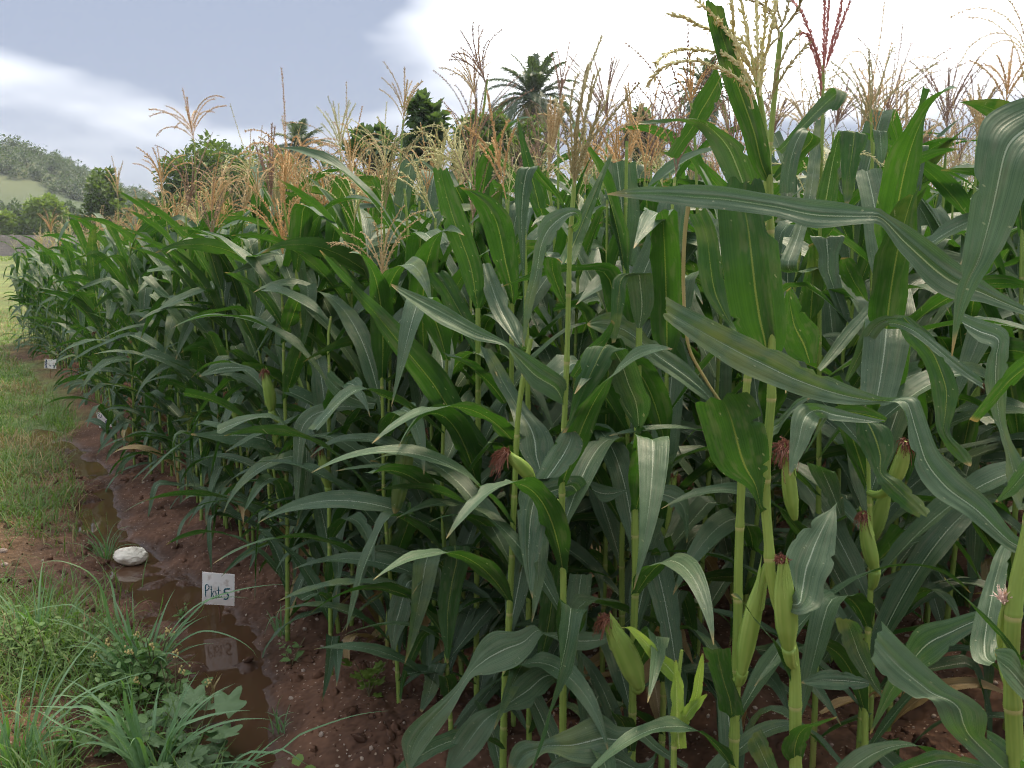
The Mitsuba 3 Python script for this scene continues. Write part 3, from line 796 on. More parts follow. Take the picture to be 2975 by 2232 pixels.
hleaf('R', 6, 1, [1.62, 1.58, 1.55], '1800 370 1830 500,1950 425 1900 560,2100 485 1982 592,2115 620 1958 680,2110 800 1950 830,2095 1000 2002 1040,2130 1180 2070 1260,2212 1330 2075 1450,2260 1500 2150 1640', join=False)
hleaf('R', 6, 1, [1.2, 1.28], '2400 1250 2400 1330,2212 1355 2212 1475,2110 1490 2130 1545,2028 1586 2034 1592', join=False)
hleaf('R', 9, 1, [1.36, 1.33, 1.38], '2250 1720 2140 1800,2080 1560 1960 1650,1966 1450 1770 1462,1963 1380 1690 1372,1953 1292 1640 1262,1705 1118 1480 1192,1500 930 1308 1068,1330 760 1195 922', pleat=0.04)
hleaf('R', 9, 1, [1.62, 1.66, 1.7], '2080 640 2070 760,1905 665 1890 762,1750 715 1760 842,1560 770 1640 942,1472 880 1560 1002,1372 1050 1450 1122,1312 1150 1402 1182,1277 1260 1332 1272,1220 1438 1226 1442', join=False)
hleaf('R', 9, 1, [1.42, 1.6], '1985 1000 2050 960,1872 950 2050 900,1858 820 2072 790,1900 640 2092 600,1940 500 2105 450,2000 330 2130 300,2080 200 2140 180', join=False)
hleaf('R', 9, -1, [1.34, 1.26], '2220 990 2170 1010,2085 800 2040 800,1950 660 1880 620,1800 535 1745 490,1698 428 1704 440')
hleaf('R', 9, 1, [1.3, 1.18], '2350 1150 2300 1340,2212 1005 2205 1250,2130 915 2090 1115,2060 905 2035 1020,2022 905 2028 930', join=False)
hleaf('R', 9, 1, [1.42, 1.36], '1960 1530 1990 1430,2060 1700 2110 1500,2200 1850 2260 1620', join=False)
hleaf('R', 9, 1, [1.5, 1.45], '1350 1660 1500 1690,1490 1605 1600 1680,1650 1560 1700 1660,1800 1585 1850 1660,1990 1640 2000 1700', join=False)
hear('R', (9, 2062, 900), (9, 2088, 580), 0.014, 1.40, 'silk_pale', 0.045, 130, droop=0.25, rad=0.006)

# plant A
hleaf('A', 3, -1, [1.66, 1.62, 1.6], '552 1168 588 1150,500 1120 580 1060,440 1000 574 960,400 850 547 830,330 670 492 650,275 500 432 500,230 330 372 320,185 150 312 160,166 8 292 48', join=False)
hleaf('A', 3, -1, [1.72, 1.74], '232 436 288 556,165 540 257 642,100 640 200 747,50 770 122 852,-20 890 52 930,-92 1000 -4 1017', join=False)
hleaf('A', 3, 1, [1.70, 1.68, 1.6], '310 1200 500 1150,250 1060 476 1060,190 930 416 945,130 830 311 860,60 790 202 783,-20 775 80 757,-120 796 -80 763,-267 800 -267 781', join=False)
hleaf('A', 6, -1, [1.67, 1.62, 1.63], '525 650 590 668,430 562 672 612,365 480 692 480,320 350 682 330,290 180 667 180,270 0 647 0,255 -200 612 -200,250 -300 582 -290,300 -440 542 -448,312 -490 522 -485', pleat=0.04)
hleaf('A', 6, -1, [1.75, 1.8], '330 470 372 490,240 370 332 380,150 230 302 250,118 60 272 60,110 -100 242 -120,60 -250 162 -300')
hleaf('A', 6, -1, [1.64, 1.58], '502 1612 532 1600,440 1510 542 1480,270 1405 574 1320,200 1300 562 1190,150 1130 532 1060,105 985 482 940,104 955 424 880', pleat=0.04)
hleaf('A', 6, 1, [1.66, 1.7, 1.62], '1320 1070 1240 1082,1150 1030 1120 1078,1000 990 960 1062,880 960 930 1042,800 965 890 1052,735 1020 867 1102,710 1150 832 1192,705 1280 762 1322,703 1420 711 1422', join=False)
hleaf('A', 6, -1, [1.74, 1.78], '1330 1050 1320 1082,1200 980 1150 1067,1060 960 1000 1052,980 990 930 1062,900 1130 862 1182,830 1240 802 1292', join=False)
hleaf('A', 6, 1, [1.68, 1.75], '600 1080 590 1162,680 1020 622 1132,760 930 722 1002,840 908 832 927')
hleaf('A', 3, 1, [1.66, 1.6, 1.56], '598 1135 620 1166,680 1025 742 1082,750 950 842 967,812 842 895 905,775 828 835 850,720 880 812 882,670 1000 772 1002,640 1240 737 1252', join=False)
hleaf('A', 3, 1, [1.7, 1.62], '590 930 660 985,640 945 667 977,720 850 767 872,880 665 902 752,960 580 1012 662,1000 562 1077 600,1010 600 1060 640,960 700 1000 720', join=False)
hleaf('A', 9, 1, [1.58, 1.75], '745 530 800 652,700 440 872 612,688 300 952 402,760 170 987 252,870 60 1003 102,960 0 1005 -8,1040 -80 1052 -84')
hleaf('A', 9, -1, [1.66, 1.5], '680 1000 787 1172,600 850 692 962,560 792 600 835,540 770 562 800,440 640 472 692,370 540 412 602,322 540 360 570', pleat=0.02)
hleaf('A', 9, -1, [1.66, 1.5], '700 1622 790 1602,660 1550 817 1502,700 1450 852 1402,790 1385 866 1395,860 1362 880 1400,1010 1325 1006 1340', join=False)
hleaf('A', 9, 1, [1.55, 1.5], '580 1820 690 1820,510 1659 632 1659,450 1560 592 1540,422 1475 522 1410', join=False)
hear('A', (9, 700, 900), (9, 655, 315), 0.045, 1.62, 'silk_red', 0.030, 160, droop=0.5)
hear('B', (9, 398, 1060), (9, 550, 350), 0.038, 1.72, None)
htassel('A', 'straw', 3, [(470, 400, 420, 150, 380, -60, 350, -250), (480, 500, 400, 260, 200, 190, 0, 105, -60, 95), (485, 560, 330, 370, 200, 330, 0, 322, -160, 420), (470, 700, 380, 510, 250, 440, 120, 395, -60, 412, -200, 540),
                          (470, 480, 380, 300, 260, 150, 100, 0), (470, 450, 360, 290, 340, 80, 320, -80), (490, 520, 500, 300, 495, 80, 510, -120), (515, 620, 540, 400, 600, 150, 600, -60), (500, 560, 540, 250, 550, 40, 540, -120),
                          (480, 640, 400, 420, 310, 240, 240, 120)], 1.60, gap=0.0055, size=0.0125, anthers=True, thick=0.0022)
htassel('B', 'olive', 3, [(650, 170, 690, 60, 720, -120), (600, 600, 700, 430, 820, 290), (590, 640, 680, 330, 780, 200), (640, 260, 590, 90, 440, 0), (650, 200, 740, 90, 790, -30), (640, 240, 560, 330, 520, 470), (660, 160, 620, 20, 640, -80)], 1.78, gap=0.006, size=0.0115, thick=0.002)

# plant B and the dark leaves between B and R
hleaf('B', 9, -1, [1.78, 1.72], '300 1312 352 1312,250 1285 420 1330,240 1200 402 1240,200 1050 352 1100,165 950 337 980,145 880 332 905')
hleaf('B', 8, 1, [1.85, 1.83], '2212 1640 2200 1662,2030 1510 1990 1547,1930 1420 1880 1467,1760 1410 1750 1542,1640 1350 1640 1587,1450 1430 1480 1592,1280 1490 1290 1552,1140 1500 1210 1612,1050 1670 1130 1692', join=False)
hleaf('B', 8, 1, [1.9, 1.88], '2050 1500 2000 1560,1900 1640 1920 1700,1700 1530 1690 1650,1560 1560 1560 1640,1400 1590 1380 1660,1300 1680 1320 1720', join=False)
hleaf('B', 6, -1, [1.9, 1.82], '1400 410 1480 400,1440 520 1647 540,1570 690 1722 660,1620 850 1792 850,1640 1000 1772 1002,1645 1100 1742 1122,1760 1290 1870 1290,1860 1360 1872 1362', join=False)
hleaf('N', 6, 1, [1.98, 1.92], '1062 810 1082 815,1110 650 1200 642,1230 430 1332 452,1370 388 1420 440,1480 400 1500 440', join=False)
hleaf('R', 6, 1, [1.82, 1.7], '1340 425 1345 460,1420 428 1430 480,1550 480 1520 540,1700 600 1640 640,1850 722 1800 772,1945 790 1942 862', join=False)
hleaf('A', 6, -1, [1.85, 1.75], '1140 1070 1270 1080,1150 1200 1352 1130,1210 1320 1367 1260,1260 1420 1332 1400,1280 1480 1422 1450,1400 1600 1562 1580,1520 1690 1612 1660', join=False)
hleaf('R', 6, 1, [2.0, 1.95], '1000 1680 1062 1670,930 1560 1042 1530,850 1420 1002 1400,825 1335 987 1390', join=False)
hleaf('R', 9, 1, [1.78, 1.72], '1295 1200 1300 1190,1200 1100 1272 1080,1100 970 1222 920,1030 820 1192 800,1000 690 1142 720', join=False)
hleaf('R', 9, 1, [1.76, 1.7], '1220 1105 1215 1125,1100 1060 1122 1142,950 1042 962 1142,780 1108 786 1113', join=False)
hear('EE', (6, 1370, 1480), (6, 1450, 1200), 0.036, 1.92, 'silk_red', 0.05, 100)
hear('A', (6, 740, 1700), (6, 690, 1240), 0.034, 1.92, 'silk_red', 0.075, 220, droop=1.0, rad=0.02)
hear('EE', (9, 1262, 400), (9, 1180, 20), 0.036, 2.0, 'silk_brown', 0.035, 160, rad=0.014)

# plant O, Q and the others that rise into the sky on the right
htassel('O', 'red', 3, [(922, 420, 928, 200, 930, -60), (925, 470, 950, 150, 962, -40), (935, 440, 1000, 200, 1050, -30), (945, 420, 1030, 180, 1105, -20), (915, 460, 870, 300, 800, 120, 725, 10), (912, 580, 890, 440, 830, 250, 760, 225), (905, 620, 880, 350, 820, 230)], 2.32, gap=0.0055, size=0.0115, dense=3)
htassel('Q', 'olive', 3, [(1225, 720, 1222, 520, 1215, 320), (1230, 700, 1236, 560, 1228, 390), (1225, 730, 1170, 560, 1090, 400), (1220, 760, 1120, 540, 975, 400), (1215, 780, 1110, 600, 985, 450), (1240, 740, 1290, 540, 1370, 310), (1245, 720, 1400, 570, 1640, 415), (1230, 800, 1150, 700, 1030, 640)], 2.58, gap=0.007, size=0.0105, dense=2)
hleaf('O', 3, -1, [2.3, 2.25, 2.2], '870 1285 1010 1292,900 1150 1022 1182,950 1000 1032 1012,1000 880 1045 860,1022 838 1220 862,1032 950 1192 952,1040 1100 1142 1102,1050 1250 1112 1252,1065 1320 1080 1312', join=False)
hleaf('O', 3, 1, [2.15, 2.4], '650 1659 762 1659,730 1480 812 1482,800 1230 882 1232,830 1000 907 1002,872 770 937 760')
hleaf('Q', 3, -1, [2.5, 2.45], '1250 1130 1272 1162,1330 1030 1362 1062,1440 890 1475 905,1500 780 1525 795,1560 560 1612 575', join=False)
hleaf('Q', 3, 1, [2.75, 2.7], '1440 1200 1460 1205,1478 960 1530 940,1480 935 1597 945,1488 1050 1572 1052,1490 1180 1542 1232', join=False)
hleaf('Q', 3, 1, [2.55, 2.5], '1232 880 1240 900,1240 838 1327 850,1255 950 1332 960,1275 1060 1312 1040,1285 1090 1290 1090', join=False)
hleaf('O', 6, 1, [2.3, 2.2], '870 -60 900 -60,835 -105 1057 -110,890 0 1017 10,895 100 1022 130,950 220 1047 250,1000 350 1087 370,1050 460 1074 440,1053 500 1060 502', join=False)
hleaf('O', 6, 1, [2.0, 2.2], '885 730 902 750,960 620 987 670,1060 480 1092 550,1180 350 1242 380,1285 195 1367 260', join=False)
hleaf('Q', 6, -1, [2.3, 2.25], '1195 320 1210 300,1090 220 1180 180,1025 120 1130 60,1040 20 1080 20', join=False)
hleaf('Q', 6, -1, [2.35, 2.3], '830 420 850 410,760 330 930 300,790 200 920 150,820 60 900 40,830 -60 880 -90', join=False)
hleaf('A', 6, -1, [1.95, 1.9], '790 690 880 700,700 640 880 480,660 480 800 380,670 330 740 260,690 230 710 210', join=False)

# plants M and N
tb = [(1482 + 0, 1100, 1500, 800, 1560, 500, 1655, 240), (1480, 1150, 1505, 800, 1530, 600, 1560, 430), (1485, 1100, 1540, 800, 1590, 600, 1640, 450), (1480, 1180, 1480, 900, 1520, 640, 1570, 420), (1490, 1150, 1600, 880, 1740, 720, 1890, 540),
      (1488, 1120, 1580, 860, 1660, 700, 1700, 560), (1478, 1180, 1460, 900, 1455, 700, 1500, 480), (1482, 1150, 1530, 950, 1560, 700, 1600, 500), (1485, 1170, 1560, 950, 1600, 820, 1650, 650), (1480, 1200, 1440, 960, 1400, 760, 1350, 640)]
htassel('M', 'olive', 2, tb, 2.03, gap=0.0055, size=0.0105, dense=2)
hleaf('M', 5, 1, [2.05, 1.95, 1.85], '1405 930 1407 967,1400 790 1290 902,1260 700 1180 832,1130 615 1100 702,1030 560 1042 602,850 460 830 547,620 330 640 462,420 240 440 322,300 188 306 206', fold=0.2, join=False)
hleaf('M', 5, -1, [2.04, 1.95], '1410 330 1425 300,1338 230 1412 200,1290 110 1397 120,1280 38 1390 33,1380 30 1400 60', join=False)
hleaf('M', 2, 1, [2.02, 1.92], '1525 1420 1500 1412,1512 1350 1470 1387,1380 1350 1400 1452,1270 1420 1340 1552,1225 1580 1290 1642,1200 1750 1267 1782,1160 1950 1217 1952,1150 2150 1172 2152,1145 2230 1149 2232')
hleaf('M', 5, -1, [2.05, 2.02], '1450 780 1490 800,1560 600 1610 660,1650 520 1690 570,1720 420 1740 440', join=False)
hleaf('M', 2, -1, [2.1, 2.3], '1360 1700 1480 1690,1430 1560 1530 1560,1530 1330 1600 1370,1620 1160 1660 1180,1700 1000 1730 985', join=False)
hleaf('N', 5, -1, [2.12, 2.0, 1.92, 1.9], '1868 1112 1912 1114,1790 980 1967 955,1730 840 1940 870,1690 720 1880 700,1640 620 1830 625,1570 575 1803 598,1530 650 1737 680,1490 780 1642 830,1470 900 1562 950,1450 1030 1492 1050,1400 1150 1425 1142', join=False)
hleaf('N', 5, 1, [1.9, 1.95], '1225 1445 1380 1432,1290 1310 1482 1330,1370 1180 1532 1220,1430 1110 1480 1130', join=False)
hleaf('N', 5, -1, [2.14, 2.1, 2.05], '1882 472 1908 472,1840 330 1987 320,1820 200 1987 200,1812 135 1972 108,1760 128 1830 150,1728 170 1816 205,1717 300 1802 330,1714 450 1772 470,1720 570 1742 562', join=False)
hleaf('N', 5, 1, [2.25, 2.1], '2400 960 2390 980,2212 720 2212 867,2000 560 1990 712,1880 440 1820 592,1740 375 1690 527,1640 392 1620 492,1560 445 1565 457', join=False, pleat=0.08)
hleaf('N', 8, 1, [2.2, 2.25], '1880 480 1900 500,2000 40 2060 60', bsdf='maize_leaf')
hleaf('N', 8, 1, [2.1, 2.35], '2080 1000 2180 980,1990 640 2150 620,1920 400 2110 380,1890 200 2060 200,1890 60 1990 40', join=False)
hear('N', (8, 1895, 1140), (8, 1690, 690), 0.060, 2.02, 'silk_brown', 0.055, 200, rad=0.016)
hear('M', (5, 1215, 1450), (5, 1040, 1270), 0.034, 2.08, 'silk_brown', 0.055, 240, rad=0.018)
hleaf('ZZ', 5, 1, [2.12, 2.02, 1.92], '1575 1545 1440 1562,1500 1428 1390 1547,1320 1448 1320 1602,1180 1475 1297 1652,1120 1560 1287 1762,1115 1720 1264 1882,1135 1900 1232 2012,1170 2080 1220 2102,1208 2210 1213 2212', join=False)
hleaf('N', 5, 1, [2.2, 2.15], '1505 1430 1562 1452,1600 1470 1642 1577,1720 1500 1722 1572,1805 1510 1810 1524,1950 1500 1962 1535,2080 1490 2062 1602,2190 1540 2140 1662,2215 1700 2180 1760,2205 1850 2198 1855', join=False)
hleaf('N', 5, 1, [2.3, 2.25], '1800 1520 1815 1525,1900 1400 1960 1460,2000 1340 2080 1380,2140 1280 2110 1340', join=False)
hleaf('ZZ', 8, 1, [2.05, 1.98, 1.9, 1.88], '1720 812 1722 826,1480 790 1490 887,1290 790 1300 806,1210 748 1270 800,1100 795 1200 902,950 808 1100 987,850 900 950 1037,785 1030 832 1067,700 1150 762 1164,560 1270 692 1292,410 1400 602 1422,370 1520 502 1552,393 1620 432 1662,408 1690 412 1694', join=False, pleat=0.03)
hleaf('ZZ', 8, 1, [2.15, 2.0, 1.95], '1430 1090 1330 1114,1250 1022 1320 1122,1130 1090 1212 1242,1000 1250 1022 1302,820 1330 962 1402,700 1480 852 1562,660 1600 742 1662,650 1700 670 1712', join=False, pleat=0.03)
hleaf('ZZ', 8, 1, [2.2, 2.15], '1340 930 1380 920,1420 940 1500 905,1450 1060 1545 1040,1490 1200 1557 1190,1515 1330 1552 1320,1528 1400 1534 1400', join=False)
hleaf('ZZ', 5, 1, [2.2, 2.45], '1235 1425 1262 1402,1220 1400 1292 1362,1120 1240 1342 1262,1090 1090 1302 1122,1060 980 1182 992,960 800 1062 792,868 580 952 612', join=False)
hleaf('ZZ', 8, -1, [2.2, 2.15], '1240 960 1290 950,1250 700 1390 690,1260 480 1425 470,1290 330 1420 360', join=False)
hleaf('ZZ', 5, 1, [2.15, 2.1], '1220 1440 1330 1420,1300 1300 1450 1310,1400 1130 1480 1150,1440 1060 1450 1062', join=False)

# plants left of these
hleaf('TT', 5, -1, [2.55, 2.5], '845 345 872 346,790 240 897 262,720 30 877 30,650 -137 802 -187,600 -340 722 -400,570 -545 662 -560')
hleaf('TT', 5, -1, [2.6, 2.65], '850 642 882 662,720 440 862 470,600 250 742 230,490 112 657 104', join=False)
hleaf('UU', 5, 1, [2.4, 2.6], '1112 582 1142 572,960 400 1112 430,900 250 1022 230,870 62 942 58')
hleaf('VV', 5, -1, [2.62, 2.55, 2.5], '1073 332 1092 336,1040 240 1117 230,960 60 1120 60,890 -180 1092 -160,850 -280 1062 -250,800 -370 952 -360,740 -432 762 -432', join=False)
hleaf('UU', 2, 1, [2.45, 2.35, 2.3], '1440 1340 1420 1336,1350 1260 1402 1292,1240 1160 1332 1172,1200 1100 1262 1095,1110 1105 1240 1093,1097 1300 1192 1302,1115 1480 1167 1482,1138 1700 1162 1700,1145 2200 1151 2200', join=False)
hleaf('UU', 2, -1, [2.5, 2.5], '1210 1340 1300 1340,1170 1200 1270 1180,1140 1000 1200 1000,1110 760 1120 760', join=False)
hleaf('XX', 5, -1, [2.5, 2.4, 2.45], '940 1272 987 1302,760 1180 902 1182,580 990 782 1002,470 860 652 762,340 680 452 540,180 440 252 350,60 270 82 200,-60 120 -48 70,-160 -27 -154 -30', fold=0.18)
hleaf('PP', 8, -1, [2.35, 2.28], '690 225 720 250,620 252 805 238,640 330 802 350,615 480 757 520,600 600 737 640,615 750 712 762,640 880 687 902,660 985 669 987', join=False)
hleaf('KK', 8, 1, [2.55, 2.45], '615 480 600 527,520 420 500 500,430 410 455 490,380 412 440 520,325 510 437 590,285 620 422 682,278 760 362 802,300 880 332 902,313 985 321 987', join=False)
hleaf('KK', 8, 1, [2.7, 2.6], '630 390 580 402,500 300 470 322,330 240 300 302,200 235 230 292,120 310 170 332,95 420 127 442,130 550 152 562,180 590 186 594', join=False)
hleaf('PP', 5, -1, [2.6, 2.5], '880 1600 840 1662,700 1370 670 1480,560 1210 530 1332,480 1150 450 1252,390 1170 452 1172,330 1300 447 1282,310 1450 422 1452,303 1600 372 1622,318 1665 325 1666', join=False)
hleaf('PP', 8, 1, [2.45, 2.4], '640 1000 680 1010,540 1010 655 1000,500 1180 600 1160,485 1290 500 1300', join=False)
hleaf('PP', 8, -1, [2.5, 2.45], '620 740 610 800,500 770 520 840,420 900 470 950,370 1060 400 1080,355 1240 365 1244', join=False)
hleaf('XX', 4, 1, [2.95, 2.85], '2360 975 2350 1010,2200 948 2170 1010,2080 962 2040 1062,1930 1030 1992 1132,1882 1170 1962 1252,1885 1380 1937 1402,1903 1640 1913 1642', join=False)
hleaf('XX', 5, 1, [2.7, 2.65], '210 930 190 990,60 870 20 960,-100 740 -120 830', join=False)
hleaf('KK', 5, 1, [2.8, 2.75], '500 1650 530 1640,400 1480 500 1470,240 1330 340 1350,165 1320 175 1330', join=False)
hear('XX', (4, 2110, 1500), (4, 2050, 1240), 0.040, 2.95, 'silk_brown', 0.045, 140)
hear('WW', (4, 1800, 1300), (4, 1765, 1110), 0.034, 3.3, 'silk_red', 0.045, 120)
hear('WW', (4, 1745, 1010), (4, 1700, 745), 0.044, 3.28, 'silk_brown', 0.045, 120)
hleaf('WW', 4, -1, [3.3, 3.2], '1820 480 1830 500,1700 330 1800 380,1600 220 1700 240,1500 150 1560 140,1440 115 1450 112', join=False)
hleaf('WW', 4, 1, [3.3, 3.15], '1900 1290 1880 1330,1700 1120 1690 1250,1480 1100 1500 1220,1350 1140 1380 1190,1225 1150 1228 1160', join=False)
hleaf('WW', 4, 1, [3.25, 3.2], '1560 720 1640 740,1420 700 1440 760,1330 740 1370 770,1280 780 1285 785', join=False)

# more blades low on the traced stalks
def more_leaves(name, zs, seed, size=1.12):
    rng = np.random.default_rng(seed)
    plane = rng.uniform(0, math.pi)
    for i, z in enumerate(zs):
        f = z / 1.5
        az = plane + math.pi * (i % 2) + rng.normal(0, 0.5)
        q = on_stalk(name, z)
        m = random_leaf(rng, q, az, size * np.interp(f, [0.05, 0.4, 0.8], [0.45, 0.66, 0.6]) * rng.uniform(0.85, 1.15), size * np.interp(f, [0.05, 0.4, 0.8], [0.045, 0.070, 0.075]), rng.uniform(0.4, 0.95), rng.uniform(0.9, 1.9), 22, 8, rng.normal(0, 0.7),
                        (rng.uniform(0.3, 0.6), rng.uniform(0.8, 1.6)) if rng.uniform() < 0.12 else None, rng.uniform(0.45, 0.8) if rng.uniform() < 0.28 else None, 0.3)
        mesh_part(HERO[name][0], 'leaf', m, 'dry_leaf' if z < 0.16 and i % 2 else 'maize_leaf')


for i, (nm, zs) in enumerate((('M', np.arange(0.12, 0.95, 0.1)), ('N', np.arange(0.13, 0.85, 0.1)), ('O', np.arange(0.15, 1.2, 0.095)), ('Q', np.arange(0.15, 1.4, 0.095)), ('TT', np.arange(0.12, 0.95, 0.095)), ('UU', np.arange(0.12, 0.95, 0.095)), ('VV', np.arange(0.12, 1.0, 0.095)),
                           ('WW', np.arange(0.10, 1.38, 0.10)), ('XX', np.arange(0.10, 1.21, 0.10)), ('ZZ', np.arange(0.12, 0.8, 0.095)), ('PP', np.arange(0.10, 1.15, 0.095)), ('KK', np.arange(0.10, 1.31, 0.095)), ('A', [0.12, 0.22, 0.35]), ('B', [0.12, 0.2, 0.3, 0.4, 0.5]), ('S', np.arange(0.2, 0.8, 0.15)), ('YY', [0.08, 0.15, 0.25]), ('EE', np.arange(0.1, 1.2, 0.1)))):
    more_leaves(nm, zs, 1300 + i, 0.92 if nm in ('KK', 'WW', 'XX', 'PP') else 0.96)

for i, nm in enumerate(('KK', 'XX', 'WW', 'PP', 'VV', 'TT')):
    more_leaves(nm, np.arange(0.13, 0.75, 0.10), 1400 + i, 0.95)
for i, (nm, col) in enumerate((('WW', 'orange'), ('KK', 'tan'))):
    q = HERO[nm][1][-1]
    mesh_part(HERO[nm][0], 'tassel', make_tassel(np.random.default_rng(1500 + i), q - [0, 0, 0.02], [-0.05, 0.05, 1], 0.30, gap=0.009, size=0.0105, **STY[col]), 'tassel_' + col, False)

# the stunted plant with shredded pale leaves, the broken dry tassel stem
for txt in ('2145 1120 2150 1080,2060 1060 2130 990,1970 960 2060 930,1900 860 1960 830,1830 770 1860 755,1782 752 1786 758', '2110 1540 2200 1530,2090 1350 2190 1330,2095 1200 2180 1150,2110 1050 2150 1020,2125 965 2135 962',
            '2180 1300 2230 1320,2230 1200 2290 1210,2260 1050 2310 1060,2300 920 2312 925', '2140 1420 2180 1450,2170 1300 2230 1340,2230 1230 2300 1240,2330 1180 2336 1186'):
    hleaf('YY', 8, 1, [1.78, 1.72], txt, bsdf='pale_leaf', join=False, ruffle=0.22)
stem = np.array([pt(*px(6, x, y), 1.64) for x, y in ((60, -350), (30, -100), (22, 150), (28, 330), (60, 600), (140, 760), (215, 880), (265, 950))])
mesh_part(HERO['B'][0], 'broken_stem', tube(spline(stem, 40), np.linspace(0.004, 0.0022, 40), 7), 'old_husk')
